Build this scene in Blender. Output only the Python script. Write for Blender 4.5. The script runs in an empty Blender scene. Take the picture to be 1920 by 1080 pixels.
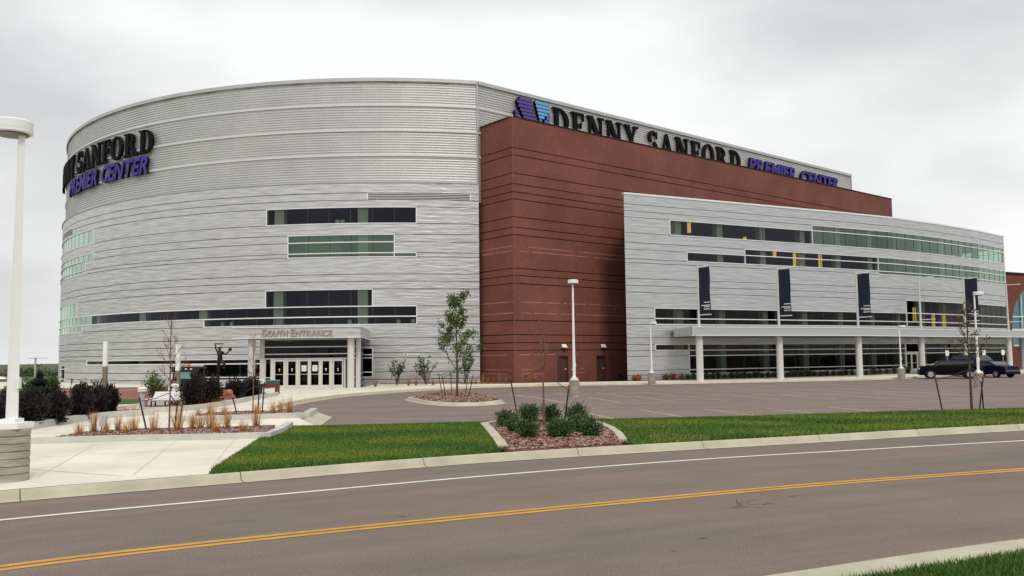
import bpy, math, random
import numpy as np
from mathutils import Vector, Matrix
random.seed(7); rnd = random.Random(11)
# ---------------------------------------------------------------- camera, sky, sun, exposure
sc = bpy.context.scene
F_PX, CAM_Z = 1600.0, 2.1
_p, _t = math.atan(.08), math.atan(.011)
FW = Vector((0, math.cos(_p), math.sin(_p))); _U0 = Vector((0, -math.sin(_p), math.cos(_p))); _R0 = Vector((1, 0, 0))
UP = _U0*math.cos(_t)+_R0*math.sin(_t); RT = _R0*math.cos(_t)-_U0*math.sin(_t)
cd = bpy.data.cameras.new('camera'); cam = bpy.data.objects.new('camera', cd); sc.collection.objects.link(cam)
M = Matrix((RT, UP, -FW)).transposed().to_4x4(); M.translation = (0, 0, CAM_Z); cam.matrix_world = M
cd.sensor_width = 36; cd.lens = 36*F_PX/1920; cd.clip_start = .1; cd.clip_end = 5000
sc.camera = cam
w = bpy.data.worlds.new("World"); sc.world = w; w.use_nodes = True; nt = w.node_tree; nt.nodes.clear()
N = nt.nodes.new; L = nt.links.new
SUN_EL, SUN_AZ = math.radians(48), math.radians(163)
out = N('ShaderNodeOutputWorld'); bg = N('ShaderNodeBackground'); L(bg.outputs[0], out.inputs[0])
sky = N('ShaderNodeTexSky'); sky.sky_type = 'NISHITA'; sky.sun_disc = False; sky.sun_elevation = SUN_EL; sky.sun_rotation = SUN_AZ
sky.air_density = 1.5; sky.dust_density = 5
tc = N('ShaderNodeTexCoord'); mp = N('ShaderNodeMapping'); mp.inputs['Scale'].default_value = (1, 1, 2.2); mp.inputs['Location'].default_value = (3, 1, 0); L(tc.outputs['Generated'], mp.inputs[0])
n1 = N('ShaderNodeTexNoise'); n1.inputs['Scale'].default_value = 1.7; n1.inputs['Detail'].default_value = 5; n1.inputs['Roughness'].default_value = .45; L(mp.outputs[0], n1.inputs[0])
cr = N('ShaderNodeValToRGB'); e = cr.color_ramp.elements
e[0].position = .40; e[0].color = (.64, .645, .65, 1); e[1].position = .58; e[1].color = (.97, .975, .97, 1); L(n1.outputs[0], cr.inputs[0])
skm = N('ShaderNodeMix'); skm.data_type = 'RGBA'; skm.blend_type = 'MULTIPLY'; skm.inputs[0].default_value = 1; L(sky.outputs[0], skm.inputs[6]); skm.inputs[7].default_value = (.1, .1, .1, 1)
mx = N('ShaderNodeMix'); mx.data_type = 'RGBA'; mx.inputs[0].default_value = .93; L(skm.outputs[2], mx.inputs[6]); L(cr.outputs[0], mx.inputs[7]); L(mx.outputs[2], bg.inputs[0]); bg.inputs[1].default_value = 1.0
sl = bpy.data.lights.new('sun', 'SUN'); sl.energy = 1.45; sl.angle = math.radians(14); sl.color = (1, .97, .92)
so = bpy.data.objects.new('sun', sl); sc.collection.objects.link(so)
so.rotation_euler = Vector((-.3*math.cos(SUN_EL), .95*math.cos(SUN_EL), -math.sin(SUN_EL))).to_track_quat('-Z', 'Y').to_euler()
sc.view_settings.view_transform = 'Standard'; sc.view_settings.look = 'None'; sc.view_settings.exposure = .1; sc.view_settings.gamma = 1
sc.cycles.max_bounces = 6; sc.cycles.transparent_max_bounces = 12; sc.cycles.use_adaptive_sampling = True
# ---------------------------------------------------------------- plan helpers
def ray(px, py): return FW+RT*((px-960)/F_PX)-UP*((py-540)/F_PX)
def G(px, py, z=0.):
    d = ray(px, py); t = (z-CAM_Z)/d.z; return Vector((d.x*t, d.y*t, z))
def atY(px, py, Y):
    d = ray(px, py); t = Y/d.y; return Vector((d.x*t, Y, CAM_Z+d.z*t))
LOT = -.13
# ---------------------------------------------------------------- materials
MATS = {}
def mat(name, col, rough=.7, metal=0., var=0., vscale=2., bump=0., bscale=20., col2=None, stretch=(1, 1, 1), coords='Object', detail=4, emit=None, es=1., spec=.5, speck=0., speckscale=300., bdist=.02):
    if name in MATS: return MATS[name]
    m = bpy.data.materials.new(name); MATS[name] = m; m.use_nodes = True; t = m.node_tree; b = t.nodes['Principled BSDF']
    b.inputs['Base Color'].default_value = (*col, 1); b.inputs['Roughness'].default_value = rough; b.inputs['Metallic'].default_value = metal; b.inputs['Specular IOR Level'].default_value = spec
    if emit: b.inputs['Emission Color'].default_value = (*emit, 1); b.inputs['Emission Strength'].default_value = es
    def coord(st):
        tcn = t.nodes.new('ShaderNodeTexCoord'); mpn = t.nodes.new('ShaderNodeMapping'); mpn.inputs['Scale'].default_value = st
        t.links.new(tcn.outputs['UV' if coords == 'UV' else 'Object'], mpn.inputs[0]); return mpn.outputs[0]
    if var or speck:
        co = coord(stretch)
        n = t.nodes.new('ShaderNodeTexNoise'); n.inputs['Scale'].default_value = vscale; n.inputs['Detail'].default_value = detail; n.inputs['Roughness'].default_value = .6
        t.links.new(co, n.inputs[0])
        c2 = col2 or tuple(c*(1-var) for c in col); r = t.nodes.new('ShaderNodeValToRGB'); r.color_ramp.elements[0].position = .32; r.color_ramp.elements[1].position = .68
        r.color_ramp.elements[0].color = (*c2, 1); r.color_ramp.elements[1].color = (*(tuple(min(1, c*(1+var*.5)) for c in col) if not col2 else col), 1)
        t.links.new(n.outputs[0], r.inputs[0]); o = r.outputs[0]
        if speck:
            n2 = t.nodes.new('ShaderNodeTexNoise'); n2.inputs['Scale'].default_value = speckscale; n2.inputs['Detail'].default_value = 2; t.links.new(co, n2.inputs[0])
            mr = t.nodes.new('ShaderNodeMapRange'); mr.inputs[1].default_value = .3; mr.inputs[2].default_value = .7; mr.inputs[3].default_value = 1-speck; mr.inputs[4].default_value = 1+speck; t.links.new(n2.outputs[0], mr.inputs[0])
            vm = t.nodes.new('ShaderNodeVectorMath'); vm.operation = 'SCALE'; t.links.new(o, vm.inputs[0]); t.links.new(mr.outputs[0], vm.inputs['Scale']); o = vm.outputs[0]
        t.links.new(o, b.inputs['Base Color'])
    if bump:
        n = t.nodes.new('ShaderNodeTexNoise'); n.inputs['Scale'].default_value = bscale; n.inputs['Detail'].default_value = 3
        t.links.new(coord(stretch), n.inputs[0]); bp = t.nodes.new('ShaderNodeBump'); bp.inputs['Strength'].default_value = bump; bp.inputs['Distance'].default_value = bdist
        t.links.new(n.outputs[0], bp.inputs['Height']); t.links.new(bp.outputs[0], b.inputs['Normal'])
    return m
def glass_mat(name, tint, refl=(.8, .95, .88), boost=1.0, base=.0):
    if name in MATS: return MATS[name]
    m = bpy.data.materials.new(name); MATS[name] = m; m.use_nodes = True; t = m.node_tree; t.nodes.clear()
    o = t.nodes.new('ShaderNodeOutputMaterial'); mxs = t.nodes.new('ShaderNodeMixShader'); tr = t.nodes.new('ShaderNodeBsdfTransparent'); gl = t.nodes.new('ShaderNodeBsdfGlossy'); fr = t.nodes.new('ShaderNodeFresnel')
    tr.inputs[0].default_value = (*tint, 1); gl.inputs[0].default_value = (*refl, 1); gl.inputs['Roughness'].default_value = .02; fr.inputs[0].default_value = 1.52
    mu = t.nodes.new('ShaderNodeMath'); mu.operation = 'MULTIPLY_ADD'; mu.inputs[1].default_value = boost; mu.inputs[2].default_value = base; mu.use_clamp = True; t.links.new(fr.outputs[0], mu.inputs[0])
    nz = t.nodes.new('ShaderNodeTexNoise'); nz.inputs['Scale'].default_value = .9; bp = t.nodes.new('ShaderNodeBump'); bp.inputs['Strength'].default_value = .06; bp.inputs['Distance'].default_value = .05
    tcn = t.nodes.new('ShaderNodeTexCoord'); t.links.new(tcn.outputs['Object'], nz.inputs[0]); t.links.new(nz.outputs[0], bp.inputs['Height']); t.links.new(bp.outputs[0], gl.inputs['Normal'])
    t.links.new(mu.outputs[0], mxs.inputs[0]); t.links.new(tr.outputs[0], mxs.inputs[1]); t.links.new(gl.outputs[0], mxs.inputs[2]); t.links.new(mxs.outputs[0], o.inputs[0]); return m
def panel_mat(name, ca, cb, rough, metal, bump=.5):
    """brushed aluminium cladding with slight oil-canning along each sheet"""
    m = mat(name, ca, rough, metal); t = m.node_tree; b = t.nodes['Principled BSDF']
    uv = t.nodes.new('ShaderNodeTexCoord')
    def nz(st, sca, det):
        mp_ = t.nodes.new('ShaderNodeMapping'); mp_.inputs['Scale'].default_value = st; t.links.new(uv.outputs['UV'], mp_.inputs[0])
        n = t.nodes.new('ShaderNodeTexNoise'); n.inputs['Scale'].default_value = sca; n.inputs['Detail'].default_value = det; n.inputs['Roughness'].default_value = .55; t.links.new(mp_.outputs[0], n.inputs[0]); return n.outputs[0]
    a = nz((.30, 3.2, 1), 1.9, 4); r = t.nodes.new('ShaderNodeValToRGB'); r.color_ramp.elements[0].position = .3; r.color_ramp.elements[1].position = .62
    r.color_ramp.elements[0].color = (*cb, 1); r.color_ramp.elements[1].color = (*ca, 1); t.links.new(a, r.inputs[0]); t.links.new(r.outputs[0], b.inputs['Base Color'])  # streaks of wobbling reflection on the sheets, put into the base colour
    h = nz((.36, 2.6, 1), 1.7, 2); bp = t.nodes.new('ShaderNodeBump'); bp.inputs['Strength'].default_value = bump; bp.inputs['Distance'].default_value = .12
    t.links.new(h, bp.inputs['Height']); t.links.new(bp.outputs[0], b.inputs['Normal']); return m
m_panel = panel_mat('aluminium_panel', (.60, .60, .595), (.44, .44, .445), .38, .55, .38)
m_wing = panel_mat('wing_panel', (.56, .575, .58), (.45, .46, .47), .42, .5, .3)
m_corr = mat('corrugated_metal', (.49, .49, .485), .45, .5, var=.08, vscale=.4)
m_corrband = mat('corrugated_trim', (.62, .62, .61), .5, .2)
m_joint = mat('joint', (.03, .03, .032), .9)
m_alu = mat('white_aluminium', (.8, .8, .79), .4, .2)
m_dark = mat('dark_mullion', (.03, .035, .035), .4)
m_soffit = mat('soffit', (.25, .25, .25), .8)
m_red = mat('red_concrete', (.188, .060, .041), .85, var=.28, vscale=.25, bump=.3, bscale=2, detail=8, coords='UV', speck=.1, speckscale=3.)
m_redjoint = mat('red_joint', (.02, .006, .005), .9)
m_redlight = mat('pale_red_stripe', (.42, .17, .13), .85, var=.35, vscale=1.5)
m_gd = glass_mat('tinted_glass', (.58, .64, .58), (.62, .66, .80), .9, .0)
m_gg = glass_mat('green_glass', (.50, .64, .54), (.72, .95, .80), 1.6, .06)
m_gb = glass_mat('clear_dark_glass', (.42, .46, .42), (.40, .43, .42), .8, 0)
m_gl = glass_mat('pale_green_glass', (.55, .68, .58), (.80, .98, .86), 1.6, .30)
m_pm = mat('pale_mullion', (.30, .36, .31), .5)
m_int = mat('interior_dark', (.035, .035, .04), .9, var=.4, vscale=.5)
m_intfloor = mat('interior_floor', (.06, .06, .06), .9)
m_col_int = mat('interior_column', (.75, .8, .7), .8)
m_conc = mat('pale_concrete', (.74, .69, .58), .85, var=.17, vscale=.45, bump=.15, bscale=40, detail=8, speck=.04, speckscale=60)
m_kerb = mat('kerb_concrete', (.49, .45, .34), .9, var=.18, vscale=1.4, bump=.3, bscale=60, detail=8, speck=.08, speckscale=70)
m_kerbgrey = mat('planter_kerb', (.52, .51, .47), .9, var=.15, vscale=2., bump=.2, bscale=50, detail=8, speck=.06, speckscale=60)
m_form = mat('board_formed_concrete', (.36, .33, .27), .9, var=.35, vscale=3., bump=.5, bscale=18, stretch=(.6, .6, 4), detail=8)
def asphalt_mat(name, c1, c2, uvmode):
    m = mat(name, c1, .9); t = m.node_tree; b = t.nodes['Principled BSDF']; tcn = t.nodes.new('ShaderNodeTexCoord'); src = tcn.outputs['UV' if uvmode else 'Object']
    def nz(st, sc_, det, ro=.6):
        mp_ = t.nodes.new('ShaderNodeMapping'); mp_.inputs['Scale'].default_value = st; t.links.new(src, mp_.inputs[0]); n = t.nodes.new('ShaderNodeTexNoise'); n.inputs['Scale'].default_value = sc_; n.inputs['Detail'].default_value = det; n.inputs['Roughness'].default_value = ro; t.links.new(mp_.outputs[0], n.inputs[0]); return n.outputs[0]
    def rg(x, a, b_, c_, d_): q = t.nodes.new('ShaderNodeMapRange'); [setattr(q.inputs[i+1], 'default_value', v) for i, v in enumerate((a, b_, c_, d_))]; t.links.new(x, q.inputs[0]); return q.outputs[0]
    def mul(x, y): q = t.nodes.new('ShaderNodeMath'); q.operation = 'MULTIPLY'; t.links.new(x, q.inputs[0]); t.links.new(y, q.inputs[1]); return q.outputs[0]
    r = t.nodes.new('ShaderNodeValToRGB'); r.color_ramp.elements[0].position = .35; r.color_ramp.elements[1].position = .65; r.color_ramp.elements[0].color = (*c2, 1); r.color_ramp.elements[1].color = (*c1, 1); t.links.new(nz((.12, .5, 1), 1., 5), r.inputs[0])
    f = rg(nz((1, 1, 1), 38, 3, .8), .32, .68, .55, 1.45)                       # aggregate
    f = mul(f, rg(nz((.06, 1.1, 1), 1.2, 4), .3, .7, .86, 1.1))          # wheel tracks
    f = mul(f, rg(nz((1.2, 2.4, 1), 2.6, 6, .7), .30, .36, .62, 1.))          # tar spots and worn pits
    f = mul(f, rg(nz((.5, .7, 1), 1.1, 7, .65), .35, .6, .9, 1.05))
    vm = t.nodes.new('ShaderNodeVectorMath'); vm.operation = 'SCALE'; t.links.new(r.outputs[0], vm.inputs[0]); t.links.new(f, vm.inputs['Scale']); t.links.new(vm.outputs[0], b.inputs['Base Color'])
    bp = t.nodes.new('ShaderNodeBump'); bp.inputs['Strength'].default_value = .5; bp.inputs['Distance'].default_value = .01; t.links.new(nz((1, 1, 1), 90, 2), bp.inputs['Height']); t.links.new(bp.outputs[0], b.inputs['Normal']); return m
m_asph = asphalt_mat('asphalt', (.198, .143, .118), (.165, .133, .104), True)
m_lot = asphalt_mat('lot_asphalt', (.225, .165, .142), (.180, .138, .118), False)
m_white = mat('white_paint', (.8, .78, .72), .7, var=.15, vscale=4)
m_yellow = mat('yellow_paint', (.60, .295, .03), .7, var=.18, vscale=3., speck=.1, speckscale=40)
m_stall = mat('stall_paint', (.60, .44, .27), .8, var=.35, vscale=3.)
m_soil = mat('brick_mulch', (.27, .115, .085), .95, var=.55, vscale=7., bump=.9, bscale=14, detail=8, speck=.3, speckscale=25)
m_chip = [mat('mulch_chip_%s' % n, c, .95) for n, c in (('rose', (.31, .175, .145)), ('brown', (.16, .08, .06)), ('pale', (.50, .35, .29)), ('dark', (.07, .035, .028)))]
m_turf = mat('turf', (.055, .115, .008), .95, var=.45, vscale=1.2, col2=(.02, .06, .003), detail=8)
m_blade = [mat('blade_%s' % n, c, .6) for n, c in (('green', (.085, .185, .008)), ('deep', (.04, .11, .004)), ('yellow', (.21, .22, .014)))]
m_pole = mat('lamp_white', (.82, .82, .80), .45)
m_steel = mat('grey_metal', (.42, .43, .44), .45, .5)
m_black = mat('black_metal', (.012, .012, .013), .4)
m_bark = mat('bark', (.085, .055, .04), .95, var=.4, vscale=12, bump=.5, bscale=30)
m_twig = mat('twig', (.17, .085, .055), .95, var=.3, vscale=10)
# ---------------------------------------------------------------- mesh helpers
class MB:
    def __init__(s): s.v = []; s.f = []; s.m = []; s.uv = []
    def add(s, vs, fs, mi=0, uvs=None):
        o = len(s.v); s.v += [tuple(v) for v in vs]
        for f in fs:
            s.f.append([o+i for i in f]); s.m.append(mi); s.uv.append([uvs[i] for i in f] if uvs else None)
        return s
    def box(s, c, d, rz=0, mi=0, ax=None):
        x, y, z = d[0]/2, d[1]/2, d[2]/2; ca, sa = math.cos(rz), math.sin(rz); vs = []
        for k in (-1, 1):
            for (i, j) in ((-1, -1), (1, -1), (1, 1), (-1, 1)):
                a, b = i*x, j*y; vs.append((c[0]+a*ca-b*sa, c[1]+a*sa+b*ca, c[2]+k*z))
        return s.add(vs, [(3, 2, 1, 0), (4, 5, 6, 7), (0, 1, 5, 4), (1, 2, 6, 5), (2, 3, 7, 6), (3, 0, 4, 7)], mi)
    def tube(s, pts, rad, n=8, mi=0, cap=True):
        pts = [Vector(p) for p in pts]; rad = rad if isinstance(rad, (list, tuple)) else [rad]*len(pts); vs = []; fs = []
        for i, p in enumerate(pts):
            d = (pts[min(i+1, len(pts)-1)]-pts[max(i-1, 0)]); d = d.normalized() if d.length > 1e-9 else Vector((0, 0, 1))
            a = d.cross(Vector((0, 0, 1)) if abs(d.z) < .95 else Vector((1, 0, 0))).normalized(); b = d.cross(a)
            for k in range(n):
                t = 2*math.pi*k/n; vs.append(p+a*(rad[i]*math.cos(t))+b*(rad[i]*math.sin(t)))
        for i in range(len(pts)-1):
            for k in range(n): fs.append((i*n+k, i*n+(k+1) % n, (i+1)*n+(k+1) % n, (i+1)*n+k))
        if cap: fs.append(tuple(range(n-1, -1, -1))); fs.append(tuple((len(pts)-1)*n+k for k in range(n)))
        return s.add(vs, fs, mi)
    def lathe(s, c, prof, n=24, mi=0):
        vs = []; fs = []
        for r, z in prof:
            for k in range(n): t = 2*math.pi*k/n; vs.append((c[0]+r*math.cos(t), c[1]+r*math.sin(t), c[2]+z))
        for i in range(len(prof)-1):
            for k in range(n): fs.append((i*n+k, i*n+(k+1) % n, (i+1)*n+(k+1) % n, (i+1)*n+k))
        fs.append(tuple(range(n-1, -1, -1))); fs.append(tuple((len(prof)-1)*n+k for k in range(n)))
        return s.add(vs, fs, mi)
    def prism(s, poly, z0, z1, mi=0):
        """vertical prism over a plan polygon (counter-clockwise or not)"""
        a = sum(poly[i][0]*poly[(i+1) % len(poly)][1]-poly[(i+1) % len(poly)][0]*poly[i][1] for i in range(len(poly)))
        if a < 0: poly = list(poly)[::-1]
        n = len(poly); vs = [(p[0], p[1], z0) for p in poly]+[(p[0], p[1], z1) for p in poly]
        return s.add(vs, [tuple(range(n-1, -1, -1)), tuple(range(n, 2*n))]+[(i, (i+1) % n, n+(i+1) % n, n+i) for i in range(n)], mi)
    def build(s, name, mats, parent=None, smooth=False, local=False):
        mats = mats if isinstance(mats, (list, tuple)) else [mats]
        vs = s.v
        if parent is not None and not local:
            o = parent.matrix_basis.translation
            q = parent
            off = Vector((0, 0, 0))
            while q is not None: off += Vector(q.location); q = q.parent
            vs = [(v[0]-off.x, v[1]-off.y, v[2]-off.z) for v in vs]
        me = bpy.data.meshes.new(name); me.from_pydata([tuple(v) for v in vs], [], s.f)
        for m in mats: me.materials.append(m)
        if len(s.m): me.polygons.foreach_set('material_index', s.m)
        if any(u is not None for u in s.uv):
            ul = me.uv_layers.new(name='UVMap'); flat = []
            for f, u in zip(s.f, s.uv):
                for k in range(len(f)): flat += list(u[k]) if u else [0, 0]
            ul.data.foreach_set('uv', flat)
        if smooth: me.polygons.foreach_set('use_smooth', [True]*len(s.f))
        me.update(); ob = bpy.data.objects.new(name, me); sc.collection.objects.link(ob)
        if parent is not None: ob.parent = parent
        return ob
def tag(o, label=None, cat=None, group=None, kind=None):
    if label: o['label'] = label
    if cat: o['category'] = cat
    if group: o['group'] = group
    if kind: o['kind'] = kind
    return o
def thing(name, loc, label, cat, group=None, rz=0):
    o = bpy.data.objects.new(name, None); sc.collection.objects.link(o); o.location = loc; o.rotation_euler = (0, 0, rz); o.empty_display_size = .2
    return tag(o, label, cat, group)
def dup(root, loc, rz=0, label=None, scale=1, name=None):
    r = root.copy(); sc.collection.objects.link(r); r.location = loc; r.rotation_euler = (0, 0, rz); r.scale = (scale,)*3
    if label: r['label'] = label
    for ch in [c for c in bpy.data.objects if c.parent == root]:
        c = ch.copy(); sc.collection.objects.link(c); c.parent = r
        for g in [x for x in bpy.data.objects if x.parent == ch]:
            d = g.copy(); sc.collection.objects.link(d); d.parent = c
    return r
ORD = ['first', 'second', 'third', 'fourth', 'fifth', 'sixth', 'seventh', 'eighth', 'ninth', 'tenth', 'eleventh', 'twelfth', 'thirteenth', 'fourteenth', 'fifteenth', 'sixteenth', 'seventeenth', 'eighteenth', 'nineteenth', 'twentieth']
ORD += ['twenty-'+o for o in ORD[:9]]+['thirtieth']+['thirty-'+o for o in ORD[:9]]+['fortieth']
# ---------------------------------------------------------------- wall surfaces: S(u, z, d) -> point
CX, CY, RR = -12.3, 110.2, 40.8
def S_drum(u, z, d=0):
    t = u/RR; return (CX+(RR+d)*math.sin(t), CY-(RR+d)*math.cos(t), z)
dg = lambda a: math.radians(a)*RR
class Path:
    def __init__(s, pts): s.p = [Vector(p) for p in pts]; s.L = [0]; [s.L.append(s.L[-1]+(b-a).length) for a, b in zip(s.p, s.p[1:])]
    def __call__(s, u, z, d=0):
        i = 0
        while i < len(s.p)-2 and u > s.L[i+1]: i += 1
        a, b = s.p[i], s.p[i+1]; t = (b-a).normalized(); q = a+t*(u-s.L[i]); n = Vector((t.y, -t.x))
        # smooth normals between segments
        return (q.x+n.x*d, q.y+n.y*d, z)
def smooth_path(pts, it=2):
    pts = [Vector(p) for p in pts]; q = []; e = [pts[0]*2-pts[1]]+pts+[pts[-1]*2-pts[-2]]; n = 2**it
    for a, b_, c_, d_ in zip(e, e[1:], e[2:], e[3:]):
        for k in range(n):
            t = k/n; q.append(.5*((2*b_)+(c_-a)*t+(2*a-5*b_+4*c_-d_)*t*t+(3*b_-a-3*c_+d_)*t**3))
    return q+[pts[-1]]
def smooth_path_old(pts, it=2):
    pts = [Vector(p) for p in pts]
    for _ in range(it):
        q = [pts[0]]
        for a, b in zip(pts, pts[1:]): q += [a*.75+b*.25, a*.25+b*.75]
        pts = q+[pts[-1]]
    return pts
WPTS = [(9.3, 69.6), (16, 72.9), (22.8, 76.3), (30, 79.9), (37.7, 84.0), (45, 88.9), (51.5, 93.8), (57.5, 99.)]
S_wing = Path(WPTS); WL = S_wing.L[-1]
RA, RB = (.15, 67.7), (48.3, 107.1)
S_red = Path([(-3.0, 71.6), RA, RB]); RU0 = S_red.L[1]
S_up = Path([(-2.75, 70.78), (44.7, 110.5)]); UL = S_up.L[-1]
def strip(mb, S, u0, u1, z0, z1, d0, d1, step=1.5, mi=0):
    n = max(1, int(math.ceil((u1-u0)/step))); vs = []; fs = []
    for i in range(n+1):
        u = u0+(u1-u0)*i/n; vs += [S(u, z0, d0), S(u, z0, d1), S(u, z1, d1), S(u, z1, d0)]
    for i in range(n):
        a = i*4; b = a+4
        fs += [(a+1, b+1, b+2, a+2), (a+0, a+3, b+3, b+0), (a+3, a+2, b+2, b+3), (a+0, b+0, b+1, a+1)]
    fs += [(0, 1, 2, 3), (n*4+3, n*4+2, n*4+1, n*4)]
    return mb.add(vs, fs, mi)
def sheet(mb, S, u0, u1, z0, z1, d, step=1.5, mi=0):
    n = max(1, int(math.ceil((u1-u0)/step)))
    for i in range(n):
        a = u0+(u1-u0)*i/n; b = u0+(u1-u0)*(i+1)/n
        mb.add([S(a, z0, d), S(b, z0, d), S(b, z1, d), S(a, z1, d)], [(0, 1, 2, 3)], mi, [(a, z0), (b, z0), (b, z1), (a, z1)])
def clad(S, u0, u1, seams, openings, step=2., gw=.024, gd=.10, vj=None):
    """panelled wall with real recessed joints and real window openings (u0,u1,z0,z1)"""
    mb = MB(); us = {u0, u1}
    n = int((u1-u0)/step)
    for i in range(n): us.add(u0+(u1-u0)*i/n)
    if isinstance(S, Path): us |= set(l for l in S.L if u0 < l < u1)
    for o in openings:
        for k in o[:2]:
            if u0 < k < u1: us.add(k)
    us = sorted(us); us = [u for i, u in enumerate(us) if i == 0 or u-us[i-1] > 1e-4]
    zs = sorted(set([round(z, 4) for z in seams]+[round(z, 4) for o in openings for z in o[2:4] if seams[0] < z < seams[-1]]))
    sm = set(round(z, 4) for z in seams[1:-1])
    def inside(u, z): return any(o[0] < u < o[1] and o[2] < z < o[3] for o in openings)
    def q(a, b, za, zb, da, db, mi): mb.add([S(a, za, da), S(b, za, da), S(b, zb, db), S(a, zb, db)], [(0, 1, 2, 3)], mi, [(a, za), (b, za), (b, zb), (a, zb)])
    for a, b in zip(us, us[1:]):
        um = (a+b)/2
        for z0, z1 in zip(zs, zs[1:]):
            if inside(um, (z0+z1)/2): continue
            g0 = gw if z0 in sm and not inside(um, z0-.02) else 0; g1 = gw if z1 in sm and not inside(um, z1+.02) else 0
            q(a, b, z0+g0, z1-g1, 0, 0, 0)
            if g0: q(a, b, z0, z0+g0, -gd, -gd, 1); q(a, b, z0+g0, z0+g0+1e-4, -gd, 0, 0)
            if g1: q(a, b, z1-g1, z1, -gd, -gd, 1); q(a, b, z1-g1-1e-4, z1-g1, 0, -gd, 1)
    return mb
def window(S, parent, u0, u1, z0, z1, mull=(), trans=(), glass=None, name='window', frame=(1, 1, 1, 1), depth=.3, tw=.038, label=None, mw=.045):
    """frame (l, r, bottom, top), mullions and transom fins as one mesh, glass as its child"""
    fb = MB(); e = .002*rnd.random()
    f = .06
    if frame[2]: strip(fb, S, u0, u1, z0-.015, z0+.05, -depth, .05+e)
    if frame[3]: strip(fb, S, u0, u1, z1-.04, z1+.005, -depth, .02+e, mi=0)
    if frame[0]: strip(fb, S, u0-.01, u0+f, z0+.05, z1-.04, -depth, .02+e)
    if frame[1]: strip(fb, S, u1-f, u1+.01, z0+.05, z1-.04, -depth, .02+e)
    for m_ in mull: strip(fb, S, m_-mw/2, m_+mw/2, z0+.02, z1-.02, -.10, -.055, mi=1)
    for t_ in trans: strip(fb, S, u0+.01, u1-.01, t_-tw, t_+tw, -.1, .06, mi=0)
    fo = fb.build(name, [m_alu, m_pm if glass is m_gl else m_dark], parent)
    if label: fo['label'] = label
    gb = MB(); sheet(gb, S, u0+.01, u1-.01, z0+.01, z1-.01, -.075); gb.build('glass', glass or m_gd, fo)
    return fo
def even(a, b, d): 
    n = max(1, round((b-a)/d)); return [a+(b-a)*i/n for i in range(1, n)]
# ================================================================ the arena building
arena = thing('arena_building', (-12, 72, 0), 'large arena with rounded silver metal drum, dark red tower and long silver glazed wing', 'building')
DS = [-.2, .35, .96, 2.1, 2.5, 3.1, 3.7, 4.8, 5.45, 6.3, 7.7, 8.33, 8.92, 10.33, 10.67, 11.57, 12.2, 13.1, 14.47, 15.05, 15.65, 16.55]
# openings in the drum, degrees from the axis that points at the street
dwin = [(-11.4, 6.33, 13.1, 14.47), (-8.7, 3.8, 10.33, 12.2), (3.8, 6.33, 10.33, 10.67), (-11.4, 1.32, 6.3, 7.7), (-72, 6.36, 5.45, 6.3), (-19.56, 6.36, 4.8, 5.45),
        (-72, -46.6, 6.3, 7.7), (-72, -44.4, 4.8, 5.45), (-72, -41.4, 13.1, 14.47), (-72, -41.2, 11.57, 12.2), (-72, -43.9, 10.33, 11.57),
        (-42.6, -9.5, 1.72, 2.1), (-19.6, -9.5, .35, 1.72), (-56, -52.2, .0, 1.65), (.74, 12.56, 15.05, 15.65), (-60, -49.8, 14.7, 15.2), (.15, 1.35, .55, 2.9)]
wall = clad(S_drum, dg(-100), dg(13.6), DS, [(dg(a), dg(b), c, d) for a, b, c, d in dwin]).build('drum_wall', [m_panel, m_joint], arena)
# upper corrugated drum wall (horizontal ribs) with pale trim bands
def corrugated(S, u0, u1, z0, z1, bands, name, period=.21, dep=.028, back=-.25):
    mb = MB(); z = z0; prof = [(z0, back)]
    edges = sorted(bands); i = 0
    while z < z1-1e-3:
        nb = [b for b in edges if z < b+.09 and z+period > b-.09]
        if nb:
            b = nb[0]; prof += [(b-.09, back), (b-.085, back+.07), (b+.085, back+.07), (b+.09, back)]; z = b+.09; edges.remove(b); continue
        prof += [(z+.02, back), (z+.08, back-dep), (z+period-.05, back-dep), (z+period-.005, back)]; z += period
    prof = [p for p in prof if p[0] <= z1]+[(z1, back)]
    n = max(1, int((u1-u0)/1.6))
    for k in range(n):
        a = u0+(u1-u0)*k/n; b = u0+(u1-u0)*(k+1)/n
        for (za, da), (zb, db) in zip(prof, prof[1:]):
            if zb-za < 1e-6: continue
            mi = 1 if (da > back+.05 and db > back+.05) else 0
            mb.add([S(a, za, da), S(b, za, da), S(b, zb, db), S(a, zb, db)], [(0, 1, 2, 3)], mi)
    # vertical panel joints
    return mb.build(name, [m_corr, m_corrband], arena)
corrugated(S_drum, dg(-100), dg(13.6), 16.55, 25.1, [18.85, 20.95, 23.1], 'upper_drum_wall')
corrugated(S_up, 0, UL, 15, 25.1, [18.85, 20.95, 23.1], 'upper_side_wall', back=-.05)
c = MB(); strip(c, S_drum, dg(-100), dg(13.5), 25.1, 25.4, -.5, -.12); strip(c, S_up, .05, UL, 25.1, 25.4, -.3, .08)
strip(c, S_drum, dg(-100), dg(13.45), 16.5, 16.6, -.45, .08); c.tube([(-2.77, 70.72, 16.6), (-2.77, 70.72, 25.2)], .08, 6); c.build('coping', m_corr, arena)
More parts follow.
